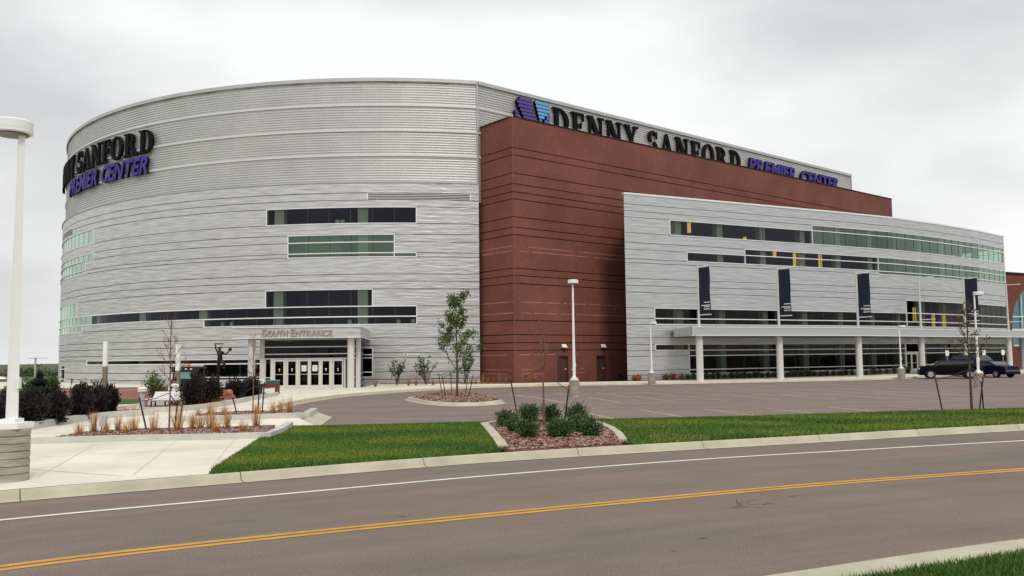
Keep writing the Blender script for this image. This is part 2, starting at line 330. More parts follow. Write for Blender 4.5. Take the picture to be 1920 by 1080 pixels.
# back of the drum, flat roofs
b = MB()
bk = [S_drum(dg(a), 0, 0)[:2] for a in range(-260, -99, 10)]
bk = [(44.7, 110.5), (38, 135)]+[p for p in bk if True][::1]
for p, q_ in zip(bk, bk[1:]): b.add([(p[0], p[1], -.2), (q_[0], q_[1], -.2), (q_[0], q_[1], 25.1), (p[0], p[1], 25.1)], [(0, 1, 2, 3)], 0)
b.build('rear_wall', m_corr, arena)
b = MB(); poly = [S_drum(dg(a), 0, -.2)[:2] for a in range(-260, 14, 6)]+[(44.5, 110.7), (38, 134.9)]
b.add([(p[0], p[1], 25.0) for p in poly], [tuple(range(len(poly)))]); b.build('roof', m_soffit, arena)
# interior seen through the glass: floors, core wall, pale columns on a regular spacing
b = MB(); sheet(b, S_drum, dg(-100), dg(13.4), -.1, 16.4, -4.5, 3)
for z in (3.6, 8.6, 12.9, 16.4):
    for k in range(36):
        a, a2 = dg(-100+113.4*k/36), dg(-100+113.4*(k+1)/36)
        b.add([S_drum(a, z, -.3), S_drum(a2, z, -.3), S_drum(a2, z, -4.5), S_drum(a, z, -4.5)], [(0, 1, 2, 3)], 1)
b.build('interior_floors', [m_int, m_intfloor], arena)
for k in range(-7, 1):
    b = MB(); u = dg(.1+10.05*k); strip(b, S_drum, u-.42, u+.42, 4.4 if k > -3 else -.1, 16.2, -.8, -.3); b.build('interior_column', m_col_int, arena)
for u, z in [(dg(-2.9), 13.1), (dg(-2.3), 13.1)]+[(dg(a), 4.83) for a in (4.2, 5.9, -1.4, -16, -17.3)]:
    b = MB(); b.lathe(S_drum(u, z, -.4), [(.16, 0), (.2, .1), (.2, .35), (.14, .4)], 10); b.build('ledge_pot', m_alu, arena)
# drum windows
P = 1.19
def dw(a0, a1, z0, z1, tr=(), g=None, fr=(1, 1, 1, 1), pitch=1.75, **k): return window(S_drum, arena, dg(a0), dg(a1), z0, z1, even(dg(a0), dg(a1), pitch), tr, g, frame=fr, mw=.02 if g is m_gl else .045, tw=.022 if g is m_gl else .038, **k)
dw(-11.4, 6.33, 13.1, 14.47)
m_blind = mat('green_spandrel', (.16, .21, .165), .5)
dw(-8.7, 3.8, 10.33, 12.2, (10.67, 11.57), m_gg); dw(3.8, 6.33, 10.33, 10.67, (), m_gg, (0, 1, 1, 1))
b = MB(); strip(b, S_drum, dg(-8.9), dg(6.5), 10.2, 12.3, -.5, -.42); b.build('green_blinds', m_blind, arena)
dw(-11.4, 1.32, 6.3, 7.7, (), None, (1, 1, 0, 1)); 
dw(-41.5, 6.36, 5.45, 6.3, (6.3,), None, (0, 1, 1, 1)); dw(-72, -41.5, 5.45, 6.3, (6.3,), m_gl, (0, 0, 1, 1), 1.4)
dw(-19.56, 6.36, 4.8, 5.45, (5.45,), None, (1, 1, 1, 0))
dw(-72, -46.6, 6.3, 7.7, (), m_gl, (0, 1, 0, 1), 1.4); dw(-72, -44.4, 4.8, 5.45, (5.45,), m_gl, (0, 1, 1, 0), 1.4)
dw(-72, -41.4, 13.1, 14.47, (), m_gl, (0, 1, 1, 1), 1.4); dw(-72, -41.2, 11.57, 12.2, (), m_gl, (0, 1, 0, 1), 1.4); dw(-72, -43.9, 10.33, 11.57, (10.67, 11.57), m_gl, (0, 1, 1, 0), 1.4)
dw(-42.6, -9.5, 1.72, 2.1, (1.72,), m_gb, (1, 0, 1, 1), 3.5); dw(-19.6, -9.5, .35, 1.72, (.62,), m_gb, (1, 0, 1, 0), 3.5)
dw(-56, -52.2, 0., 1.65, (.3, 1.3), m_gb); dw(.15, 1.35, .55, 2.9, (.95, 2.1, 2.35), m_gb, pitch=2)
def louver(a0, a1, z0, z1, n):
    b = MB(); strip(b, S_drum, dg(a0), dg(a1), z0, z1, -.4, -.3, mi=1)
    for i in range(n): z = z0+(z1-z0)*(i+.5)/n; strip(b, S_drum, dg(a0), dg(a1), z-.022, z+.022, -.15, .01)
    strip(b, S_drum, dg(a0)-.08, dg(a0), z0, z1, -.3, .03); strip(b, S_drum, dg(a1), dg(a1)+.08, z0, z1, -.3, .03)
    b.build('louver', [m_alu, m_joint], arena)
louver(.74, 12.56, 15.07, 15.63, 4); louver(-60, -49.8, 14.72, 15.18, 2)
# ---------------------------------------------------------------- red concrete tower
RS = [-.2, 2.57, 3.17, 3.81, 4.95, 7.9, 8.54, 9.12, 11.81, 12.42, 13.26, 14.71, 15.3, 15.95, 16.82, 18.31, 18.91, 21.4]
b = clad(S_red, 0, S_red.L[-1], RS, [(RU0+4.55, RU0+5.75, -.2, 2.1), (RU0+9.05, RU0+10.2, -.2, 2.1)], gw=.035, gd=.12)
for z, segs in ((10.9, [(0, 6.2), (6.6, 11.6), (12.4, 18.2)]), (10.53, [(0, 6.7), (7., 11.7), (12, 13.3), (14, 18.4)]), (6.44, [(.5, 10), (10.4, 17)]), (5.55, [(0, 9.6), (10, 17.6)]),
                (2.2, [(0.3, 4.0), (5, 9.3), (10.3, 12)]), (1.01, [(.4, 4.6), (5.0, 7.0), (10.5, 12.6), (14.6, 15.6)]), (.68, [(.4, 4.0), (4.2, 8.), (10, 12.8)])):
    for a, c_ in segs:
        x = a
        while x < c_:
            l = min(c_-x, .3+rnd.random()*1.6)
            if not (z < 2.25 and any(x < RU0+d1_+.05 and x+l > RU0+d0_-.05 for d0_, d1_ in ((4.55, 5.75), (9.05, 10.2)))): strip(b, S_red, x, x+l-.02*rnd.random(), z-.035, z+.035, .0, .006+.002*rnd.random(), mi=2)
            x += l+(.06+.3*rnd.random() if rnd.random() < .3 else .002)
b.build('red_wall', [m_red, m_redjoint, m_redlight], arena)
b = MB()
for u in (RU0+7.35, RU0+14.8, RU0+22): strip(b, S_red, u-.014, u+.014, -.1, 21.35, -.01, .006)
b.tube([(.145, 67.69, -.1), (.145, 67.69, 21.35)], .022, 6)
b.build('red_panel_edge', mat('red_edge', (.25, .085, .06), .85), arena)
b = MB(); strip(b, S_red, 0, S_red.L[-1], 21.4, 21.52, -.35, .05); b.build('red_coping', m_redjoint, arena)
b = MB(); e1, e2 = S_red(S_red.L[-1], 0, 0), (44.8, 110.6)
b.add([(e1[0], e1[1], -.2), (e2[0], e2[1], -.2), (e2[0], e2[1], 21.4), (e1[0], e1[1], 21.4)], [(0, 1, 2, 3)], 0)
b.add([(-3, 71.6, 21.2), (.15, 67.75, 21.2), (48.2, 107.1, 21.2), (44.7, 110.5, 21.2)], [(0, 1, 2, 3)], 0); b.build('red_end_wall', m_red, arena)
m_door = mat('brown_door', (.075, .03, .025), .6)
for u0, u1, lb in ((RU0+4.55, RU0+5.75, 'brown steel door behind the bare tree'), (RU0+9.05, RU0+10.2, 'brown steel door right of the tall lamp')):
    b = MB(); strip(b, S_red, u0, u1, -.2, 2.1, -.22, -.15); strip(b, S_red, u0, u1, 2.04, 2.12, -.15, .03); strip(b, S_red, u0-.0, u0+.07, -.1, 2.04, -.15, .03); strip(b, S_red, u1-.07, u1, -.1, 2.04, -.15, .03)
    d = b.build('door', m_door, arena); d['label'] = lb
    b = MB(); strip(b, S_red, u1-.25, u1-.12, .95, 1.03, -.15, -.08); b.build('handle', m_alu, d)
for u in (RU0+5.2, RU0+9.8):
    b = MB(); strip(b, S_red, u-.22, u+.22, 2.78, 3.02, 0, .1, mi=1)
    vs = [S_red(u-.25, 2.78, .32), S_red(u+.25, 2.78, .32), S_red(u+.25, 3.05, .1), S_red(u-.25, 3.05, .1), S_red(u-.25, 2.78, .1), S_red(u+.25, 2.78, .1)]
    b.add(vs, [(0, 1, 2, 3), (0, 3, 4), (1, 5, 2), (0, 4, 5, 1)], 0); b.build('wall_light', [m_pole, m_black], arena)
b = MB(); q_ = S_red(RU0+11.9, .35, .14); b.tube([S_red(RU0+11.9, .35, 0), q_], .1, 10); b.tube([S_red(RU0+11.8, .35, .1), S_red(RU0+11.7, .35, .28)], .07, 8); b.tube([S_red(RU0+12., .35, .1), S_red(RU0+12.1, .35, .28)], .07, 8); b.build('hose_connection', m_black, arena)
b = MB()
for du in (-.07, .07): b.tube([S_red(RU0+6.2+du, .93, 0), S_red(RU0+6.2+du, .93, .12)], .05, 8)
b.build('hose_connection', m_alu, arena)
# ---------------------------------------------------------------- long wing
WS = [-.2, .45, .81, 1.98, 2.44, 2.95, 3.5, 4.6, 5.1, 5.97, 7.25, 7.8, 8.38, 9.68, 10.0, 10.8, 11.36, 12.17, 13.47, 13.99, 14.55, 15.35]
wwin = [(4.58, WL-.2, 12.17, 13.47), (20.9, WL-.2, 13.47, 13.99), (6.3, WL-.2, 10.0, 10.8), (12.7, WL-.2, 10.8, 11.36), (29.7, WL-.2, 9.68, 10.0),
        (2.8, WL-.2, 4.6, 5.97), (33.8, WL-.2, 5.97, 7.25), (2.8, WL-.2, 2.44, 2.95), (6.25, WL-.2, .45, 2.44)]
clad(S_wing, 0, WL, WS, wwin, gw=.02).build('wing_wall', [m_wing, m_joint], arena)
def ww(u0, z0, z1, tr=(), g=None, fr=(1, 1, 1, 1), u1=None, pitch=1.5): return window(S_wing, arena, u0, u1 or WL-.2, z0, z1, even(u0, u1 or WL-.2, pitch), tr, g, frame=fr, mw=.03)
ww(4.58, 12.17, 13.47, (), m_gd, (1, 0, 1, 1), 20.9); ww(20.9, 12.17, 13.99, (13.47,), m_gg, (1, 1, 1, 1))
ww(6.3, 10., 10.8, (), m_gd, (1, 0, 1, 1), 12.7); ww(12.7, 10., 11.36, (10.8,), m_gd, (1, 0, 1, 1), 29.7); ww(29.7, 9.68, 11.36, (10., 10.8), m_gg, (1, 1, 1, 1))
ww(2.8, 4.6, 5.97, (5.1,), m_gb, (1, 0, 1, 1), 33.8); ww(33.8, 4.6, 7.25, (5.1, 5.97), m_gb, (1, 1, 1, 1))
ww(2.8, 2.44, 2.95, (), m_gb, (1, 0, 1, 1), 6.25, 3); ww(6.25, .45, 2.95, (.81, 1.98, 2.44), m_gb, (1, 1, 1, 1), 33.3, 3); ww(36.6, .45, 2.95, (.81, 1.98, 2.44), m_gb, (1, 1, 1, 1), None, 3)
# end wall: glazed bands wrap the corner
END = Path([WPTS[-1], (50.5, 112)]); EL = END.L[-1]
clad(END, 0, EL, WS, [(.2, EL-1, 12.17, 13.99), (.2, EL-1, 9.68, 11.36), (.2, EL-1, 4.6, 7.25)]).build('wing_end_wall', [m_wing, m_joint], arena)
for z0, z1, tr in ((12.17, 13.99, (13.47,)), (9.68, 11.36, (10., 10.8)), (4.6, 7.25, (5.1,))): window(END, arena, .2, EL-1, z0, z1, even(.2, EL-1, 1.5), tr, m_gg)
b = MB(); strip(b, S_wing, 0, WL+.1, 15.35, 15.5, -.3, .06); b.build('wing_coping', m_alu, arena)
BK = Path([(14.5, 80.2), (24, 88), (36, 97.6), (41.5, 102), (50.5, 112)])
# roof, floors and rear wall of the wing (the rear wall has daylight windows near the far end)
b = MB()
poly = WPTS+[(50.5, 112), (44, 103.7), (30, 92.2), (12, 77.5)]
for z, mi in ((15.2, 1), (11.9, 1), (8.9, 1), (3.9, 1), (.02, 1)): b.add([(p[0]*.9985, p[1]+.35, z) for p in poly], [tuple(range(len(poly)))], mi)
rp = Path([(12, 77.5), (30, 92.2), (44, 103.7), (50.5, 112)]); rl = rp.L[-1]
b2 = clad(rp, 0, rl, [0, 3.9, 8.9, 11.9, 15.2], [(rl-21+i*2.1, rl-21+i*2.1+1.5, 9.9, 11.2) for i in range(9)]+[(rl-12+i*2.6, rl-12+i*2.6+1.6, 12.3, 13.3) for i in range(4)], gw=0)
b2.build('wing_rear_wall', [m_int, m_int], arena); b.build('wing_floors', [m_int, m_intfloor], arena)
for u in (5.71, 10.23, 15.14, 19.95, 24.59, 28.98, 32.95, 37.33, 41.54, 45.7, 49.9):
    b = MB(); strip(b, S_wing, u-.32, u+.32, 0, 15.1, -.9, -.35); b.build('interior_column', m_col_int, arena)
m_amber = mat('amber_light', (.8, .6, .2), .5, emit=(1, .62, .16), es=.7)
for u, z0, z1 in ((6.9, 12.55, 13.4), (13.1, 12.2, 12.5), (16.55, 10.9, 11.35), (19.0, 10.0, 11.3), (22.2, 10., 11.3), (39.2, 4.3, 6.0), (41.3, 4.3, 5.9), (45.6, 4.3, 6.4), (35.8, 5.2, 6.6)):
    b = MB(); strip(b, S_wing, u-.1, u+.1, z0, z1, -.5, -.25); b.build('lit_column_lamp', m_amber, arena)
# wing entrance doors
def door_leaf(S, u0, u1, z1, d, parent, lb=None, mat_=None):
    b = MB(); f = .1
    strip(b, S, u0, u0+f, .02, z1, d-.05, d+.02); strip(b, S, u1-f, u1, .02, z1, d-.05, d+.02); strip(b, S, u0+f, u1-f, .02, .24, d-.05, d+.02); strip(b, S, u0+f, u1-f, z1-.14, z1, d-.05, d+.02)
    o = b.build('entrance_door', mat_ or m_pole, parent)
    if lb: o['label'] = lb
    g = MB(); sheet(g, S, u0+f, u1-f, .24, z1-.14, d-.02); g.build('glass', m_gb, o)
    h = MB(); strip(h, S, u0+f-.02, u1-f+.02, .99, 1.015, d+.03, d+.05); h.build('push_bar', m_alu, o); return o
for i in range(3): door_leaf(S_wing, 33.45+i*1.03, 33.45+i*1.03+1.0, 2.0, -.1, arena)
b = MB(); strip(b, S_wing, 33.3, 36.6, 2.02, 2.12, -.2, .05); strip(b, S_wing, 33.3, 36.6, 2.9, 3., -.2, .05); strip(b, S_wing, 33.28, 33.4, 0, 3, -.2, .05); strip(b, S_wing, 36.52, 36.6, 0, 3, -.2, .05); b.build('door_frame', m_alu, arena)
for u in (34.2, 36.4):
    b = MB(); strip(b, S_wing, u-.15, u+.15, 3.15, 3.32, 0, .35); b.build('wall_light', m_pole, arena)
# canopy along the wing with round columns
CPT = [(13.9, 66.05), (21.7, 69.3), (30.1, 73.5), (39.2, 80.9), (46.0, 85.9), (52.8, 90.0), (66, 99.5)]
COLS = [(14.6, 66.55), (21.9, 69.9), (30.1, 74.1), (39.0, 81.3), (45.8, 86.1), (52.6, 90.35)]
S_can = Path(CPT); ca = Path([(13.35, 70.8), (13.9, 66.05)])
b = MB(); strip(b, S_can, 0, S_can.L[-1], 3.55, 4.22, -.3, 0, 3); strip(b, ca, 0, ca.L[-1]-.0, 3.55, 4.215, -.3, 0.003)
strip(b, S_can, 0, S_can.L[-1], 4.17, 4.24, -.32, .05, 3, mi=1); strip(b, S_can, 0, S_can.L[-1], 3.52, 3.58, -.25, .04, 3, mi=1)
b.build('canopy_fascia', [m_wing, m_alu], arena)
fr = [Vector(p) for p in CPT]; bkp = [(13.3, 71.4), (22.8, 76.2), (30, 79.8), (37.7, 83.9), (45, 88.8), (57.5, 98.9), (70, 108)]
b = MB()
for z in (3.6, 4.16):
    for i in range(len(fr)-1): b.add([(fr[i].x, fr[i].y+.05, z), (fr[i+1].x, fr[i+1].y+.05, z), (bkp[i+1][0], bkp[i+1][1], z), (bkp[i][0], bkp[i][1], z)], [(0, 1, 2, 3)])
b.build('canopy_slab', m_soffit, arena)
for i, (x, y) in enumerate(COLS+[(57.0, 95.4)]):
    b = MB(); b.lathe((x, y+.35, -.02), [(.30, 0), (.30, .1), (.275, .12), (.275, 3.55)], 20); b.build('canopy_column', m_steel if i == 6 else mat('column_paint', (.6, .59, .56), .5, .1), arena)
# ---------------------------------------------------------------- south entrance
ent_y = 60.2
def S_ent(u, z, d=0): return (u, ent_y-d, z)
b = MB()   # canopy box
b.prism([(-19.3, 58.9), (-10.48, 58.9), (-11.62, 69.6), (-17.85, 70.3)], 3.55, 4.25); cf = b.build('entrance_canopy', [m_panel], arena)
me = cf.data; ul = me.uv_layers.new(name='UVMap')
for l in me.loops: v = me.vertices[l.vertex_index].co; ul.data[l.index].uv = (v.x+v.y*.3, v.z)
b = MB(); b.box((-14.9, 58.86, 4.27), (8.9, .12, .05)); b.tube([(-10.46, 58.9, 4.27), (-11.6, 69.5, 4.27)], .03, 6); b.box((-14.9, 58.87, 3.53), (8.86, .1, .05)); b.tube([(-10.46, 58.9, 3.55), (-11.6, 69.5, 3.55)], .025, 6); b.build('canopy_trim', m_alu, arena)
for x in (-11.25, -18.15):
    b = MB(); b.lathe((x, 59.5, 0), [(.245, 0), (.245, 3.52)], 20); b.build('entrance_column', MATS['column_paint'], arena)
b = MB()
for x, wd in ((-17.62, .32), (-10.88, .3)): b.box((x, ent_y+.1, 1.76), (wd, .3, 3.52))
for z in (2.1, 2.42, 2.92, 3.45): b.box((-14.25, ent_y, z), (6.5, .16, .07))
for x in (-17.4, -16.82, -11.6): b.box((x, ent_y, 1.05), (.09, .14, 2.1))
b.box((-17.1, ent_y, .78), (.5, .1, .06)); b.box((-11.33, ent_y, .78), (.5, .1, .06)); b.box((-11.33, ent_y, .4), (.5, .1, .05)); b.box((-14.25, ent_y, .02), (6.5, .16, .06))
b.build('entrance_frame', MATS['column_paint'], arena)
# side wall framing back to the drum
b = MB(); b.box((-10.84, 60.4, 1.75), (.14, .14, 3.5))
S_side = Path([(-10.85, 60.25), (-12.1, 69.45)])
b = MB()
for z in (.1, .55, .95, 2.1, 2.42, 2.92, 3.45): strip(b, S_side, 0, 9.2, z-.025, z+.025, -.05, .03, 10)
for u in (.8, 3.2, 6.0): strip(b, S_side, u-.03, u+.03, 0, 3.5, -.05, .025, 10)
b.build('side_frame', m_steel, arena)
b = MB(); b.box((-14.25, ent_y+.03, 2.78), (6.4, .012, 1.3)); b.box((-17.1, ent_y+.03, 1.06), (.5, .012, 2.0)); b.box((-11.3, ent_y+.03, 1.06), (.5, .012, 2.0)); strip(b, S_side, 0, 9.2, .05, 3.5, -.03, -.015, 10); b.box((-17.66, 65, 1.75), (.012, 9.3, 3.4)); b.build('entrance_glass', m_gb, arena)
b = MB(); b.box((-14.75, 66.5, 1.75), (5.6, .1, 3.4)); b.build('lobby_wall', m_int, arena)
m_doorframe = mat('door_aluminium', (.62, .60, .55), .5, .1)
m_paper = mat('paper', (.85, .85, .83), .8); m_sticker = mat('sticker_yellow', (.55, .6, .12), .7)
dx = [(-16.70, -15.78), (-15.70, -14.78), (-14.62, -13.80), (-13.78, -12.96), (-12.80, -11.92)]
dx = [(513+i*22.2, 513+i*22.2+19.5) for i in range(6)]
XS = []
for p0, p1 in ((513, 534), (537.5, 557), (560, 579.5), (580.5, 600), (602, 620), (623.5, 644)): XS.append((G(p0, 728)[0]*60.2/G(p0, 728)[1], G(p1, 728)[0]*60.2/G(p1, 728)[1]))
for i, (x0, x1) in enumerate(XS):
    o = door_leaf(S_ent, x0, x1, 2.05, .02, arena, 'glass entrance door, %s from the left' % ORD[i], m_doorframe)
    b = MB(); xm = (x0+x1)/2
    if i in (2, 3):
        b.box((xm, ent_y-.012, 1.42), (.34, .006, .42)); nt_ = b.build('notice', m_paper, o)
        b = MB(); [b.box((xm, ent_y-.017, 1.56-.05*k), (.26-.03*(k % 3), .003, .014)) for k in range(7)]; b.build('notice_text', mat('ink', (.2, .2, .2), .8), o)
    else:
        b.box((xm, ent_y-.012, 1.37), (.1, .006, .08), mi=0 if i in (1, 4) else 1); b.box((xm, ent_y-.012, 1.25), (.08, .006, .05), mi=0); b.build('sticker', [m_paper, m_sticker], o)
for x in [(XS[i][1]+XS[i+1][0])/2 for i in range(5)]+[XS[0][0]-.12, XS[5][1]+.1]:
    b = MB(); b.box((x, ent_y, 1.05), (.1 if x > -16.8 else .2, .13, 2.06)); b.build('door_post', m_doorframe, arena)
b = MB(); q_ = S_drum(dg(4.9), 2.35, .03); strip(b, S_drum, dg(4.9), dg(5.25), 2.2, 2.45, .0, .05); strip(b, S_drum, dg(4.98), dg(5.17), 2.26, 2.39, .05, .06, mi=1); b.build('wall_plate', [m_pole, m_dark], arena)
# ================================================================ signs
def ring(cx, cy, rx, ry, ix, iy, a0, a1, n=14):
    out = []
    for i in range(n):
        a, b_ = math.radians(a0+(a1-a0)*i/n), math.radians(a0+(a1-a0)*(i+1)/n)
        out.append([(cx+rx*math.cos(a), cy+ry*math.sin(a)), (cx+rx*math.cos(b_), cy+ry*math.sin(b_)), (cx+ix*math.cos(b_), cy+iy*math.sin(b_)), (cx+ix*math.cos(a), cy+iy*math.sin(a))])
    return out
def rc(a, b_, c_, d_): return [(a, b_), (c_, b_), (c_, d_), (a, d_)]
SER = {
 'D': (.9, [rc(.12, 0, .33, 1), rc(0, 0, .4, .07), rc(0, .93, .4, 1)]+ring(.38, .5, .5, .5, .28, .43, -90, 90)),
 'E': (.76, [rc(.12, 0, .33, 1), rc(0, .93, .7, 1), rc(.63, .7, .7, .93), rc(.33, .47, .55, .54), rc(.51, .38, .56, .63), rc(0, 0, .73, .07), rc(.66, .07, .73, .3)]),
 'F': (.72, [rc(.12, 0, .33, 1), rc(0, .93, .7, 1), rc(.63, .7, .7, .93), rc(.33, .47, .55, .54), rc(.51, .38, .56, .63), rc(0, 0, .46, .07)]),
 'N': (.98, [rc(.12, 0, .22, .97), rc(.76, 0, .86, 1), [(.08, 1), (.34, 1), (.86, 0), (.66, 0)], rc(0, .93, .34, 1), rc(0, 0, .34, .07), rc(.64, .93, .98, 1)]),
 'Y': (.9, [[(.06, 1), (.3, 1), (.56, .45), (.36, .45)], [(.68, 1), (.79, 1), (.54, .45), (.44, .45)], rc(.35, 0, .56, .48), rc(.22, 0, .69, .07), rc(0, .93, .38, 1), rc(.58, .93, .9, 1)]),
 'S': (.64, ring(.31, .74, .31, .27, .13, .19, 20, 250)+ring(.31, .28, .32, .29, .13, .2, 75, -160)+[rc(.55, .68, .61, .98), rc(.0, .02, .06, .34)]),
 'A': (.96, [[(.40, 1), (.56, 1), (.9, 0), (.66, 0)], [(.42, 1), (.5, 1), (.2, 0), (.1, 0)], rc(.26, .3, .68, .37), rc(0, 0, .32, .07), rc(.56, 0, .98, .07)]),
 'O': (.94, ring(.46, .5, .46, .52, .24, .44, 0, 360, 28)),
 'R': (.94, [rc(.12, 0, .33, 1), rc(0, 0, .44, .07), rc(0, .93, .38, 1)]+ring(.36, .74, .35, .26, .16, .19, -90, 90)+[[(.4, .5), (.58, .52), (.92, 0), (.66, 0)], rc(.64, 0, .98, .07)])}
m_signblack = mat('sign_black', (.005, .006, .006), .7, spec=.12); m_signpurple = mat('sign_purple', (.06, .04, .26), .6, spec=.2)
def serif_letter(ch, S, u, z, h, wsc, d0, d1, parent, mats):
    wd, prims = SER[ch]; b = MB(); k = 0
    for pr in prims:
        k += 1; n = len(pr); dd = d1+.0035*(k % 7)
        a = sum(pr[i][0]*pr[(i+1) % n][1]-pr[(i+1) % n][0]*pr[i][1] for i in range(n)); pr = pr if a > 0 else pr[::-1]
        P2 = [(u+x*h*wsc, z+y*h) for x, y in pr]
        b.add([S(x, y, d0) for x, y in P2]+[S(x, y, dd) for x, y in P2], [tuple(range(n, 2*n))]+[(i, (i+1) % n, n+(i+1) % n, n+i) for i in range(n)])
    b.build('letter', mats, parent); return wd*h*wsc
def serif_word(word, S, u, z, h, wsc, gap, d0, d1, parent, mats, fit=None):
    tot = sum(SER[c_][0] for c_ in word)
    if fit: wsc = (fit-gap*(len(word)-1))/(tot*h)
    for c_ in word: u += serif_letter(c_, S, u, z, h, wsc, d0, d1, parent, mats)+gap
def sans_mesh(ch, off):
    cu = bpy.data.curves.new('t', 'FONT'); cu.body = ch; cu.offset = off; cu.resolution_u = 4; ob = bpy.data.objects.new('t', cu); sc.collection.objects.link(ob)
    dp = bpy.context.evaluated_depsgraph_get(); dp.update(); me = bpy.data.meshes.new_from_object(ob.evaluated_get(dp)); bpy.data.objects.remove(ob)
    v = [tuple(x.co) for x in me.vertices]; f = [tuple(p.vertices) for p in me.polygons]
    # boundary edges
    cnt = {}
    for p in f:
        for i in range(len(p)):
            e_ = (p[i], p[(i+1) % len(p)]); cnt[e_] = 1
    bd = [e_ for e_ in cnt if (e_[1], e_[0]) not in cnt]
    bpy.data.meshes.remove(me); return v, f, bd
def sans_word(word, S, u0, u1, z, h, d0, d1, parent, mats, shear=.22, off=.02, body=True):
    gl = [sans_mesh(c_, off) for c_ in word]; hs = max(v[1] for g in gl for v in g[0]); k = h/hs
    wds = [(max(v[0] for v in g[0])-min(v[0] for v in g[0])) for g in gl]; gp = .07; tot = sum(wds)+gp*(len(word)-1); sx = (u1-u0)/tot; u = u0
    for g, wd in zip(gl, wds):
        v, f, bd = g; x0 = min(p[0] for p in v); b = MB(); n = len(v)
        T = [(u+(p[0]-x0)*sx+shear*p[1]*k, z+p[1]*k) for p in v]
        b.add([S(a, c_, d1) for a, c_ in T], f, 0)
        b.add([S(a, c_, d0) for a, c_ in T]+[S(a, c_, d1-.001) for a, c_ in T], [(i, j, n+j, n+i) for i, j in bd], 1)
        b.build('letter', mats, parent); u += (wd+gp)*sx
# sign on the drum
sg = thing('name_sign', S_drum(dg(-48), 20, .2), 'black and purple arena name letters wrapping the left side of the rounded silver drum', 'sign')
um = dg
serif_word('SANFORD', S_drum, dg(-48.2), 20.45, 2.15, 1, .2, -.12, .12, sg, m_signblack, fit=dg(-28.2)-dg(-48.2))
serif_word('DENNY', S_drum, dg(-64.6), 20.45, 2.15, 1, .2, -.12, .12, sg, m_signblack, fit=dg(-49.7)-dg(-64.6))
sans_word('CENTER', S_drum, dg(-39.6), dg(-29), 18.65, 1.55, -.12, .12, sg, [m_signpurple, m_signblack], off=.03)
sans_word('PREMIER', S_drum, dg(-52.2), dg(-40.6), 18.65, 1.55, -.12, .12, sg, [m_signpurple, m_signblack], off=.03)
# sign on the upper side wall
sg2 = thing('name_sign', S_up(30, 23, .2), 'long row of black and purple arena name letters standing above the dark red wall', 'sign')
serif_word('DENNY', S_up, 8.5, 22.35, 2.35, 1, .3, -.0, .2, sg2, m_signblack, fit=11.6)
serif_word('SANFORD', S_up, 21.6, 22.35, 2.35, 1, .36, -.0, .2, sg2, m_signblack, fit=15.6)
sans_word('PREMIER', S_up, 38.6, 48.2, 22.75, 1.6, 0, .3, sg2, [m_signpurple, m_signblack], off=.03)
sans_word('CENTER', S_up, 49.2, 58., 22.75, 1.6, 0, .3, sg2, [m_signpurple, m_signblack], off=.03)
# emblem: striped wave mark
em = thing('emblem_sign', S_up(6, 23, .2), 'purple and blue striped emblem above the corner of the dark red tower', 'sign')
b = MB(); u0, z0, sw, sh = 4.0, 22.0, 4.0, 2.85; ns = 9
mcols = [mat('emblem_violet', (.075, .04, .24), .4), mat('emblem_blue', (.06, .15, .45), .4), mat('emblem_sky', (.12, .36, .66), .4), m_signblack]
def estripe(x0, x1, y0, y1, mi):
    strip(b, S_up, u0+x0*sw, u0+x1*sw, z0+y0*sh, z0+y1*sh, .0, .3, mi=3); strip(b, S_up, u0+x0*sw+.01, u0+x1*sw, z0+y0*sh+.022, z0+y1*sh-.022, .3, .32, mi=mi)
for k in range(ns):
    y0, y1 = k/ns+.004, (k+1)/ns-.004; y = (y0+y1)/2
    l0 = .04 if y > .8 else .04+(.8-y)*.42; estripe(l0+(.06 if y > .9 else 0), .45+(1-y)*.26, y0, y1, 0 if y > .35 else 1)
    if y > .3:
        r0 = .55+(1-y)*.24; r1 = 1. if y > .68 else 1-(.68-y)*.9
        if r1-r0 > .04: estripe(r0, r1, y0, y1, 2)
    if y < .62:
        r0 = .70+(y-.1)*.5 if y > .1 else .70
        if 1.01-r0 > .05: estripe(r0, 1.01, y0, y1, 1)
    if y < .55: estripe(-.02, max(.03, .28-(y-.0)*.45), y0, y1, 0)
b.build('wave_stripes', mcols, em)
# entrance lettering
se = thing('entrance_sign', (-14.8, 58.85, 3.9), 'raised metal letters reading SOUTH ENTRANCE on the canopy edge', 'sign')
S_cf = lambda u, z, d=0: (u, 58.88-d, z)
m_brz = mat('letter_metal', (.40, .36, .28), .4, .4)
xs = lambda px: (px-960)/1600*58.9
sans_word('S', S_cf, xs(490.5), xs(500), 3.64, .50, 0, .07, se, [m_brz, m_dark], 0, .012); sans_word('OUTH', S_cf, xs(501.5), xs(539), 3.64, .42, 0, .07, se, [m_brz, m_dark], 0, .012)
sans_word('E', S_cf, xs(544.5), xs(552.5), 3.64, .50, 0, .07, se, [m_brz, m_dark], 0, .012); sans_word('NTRANCE', S_cf, xs(554), xs(622), 3.64, .42, 0, .07, se, [m_brz, m_dark], 0, .012)
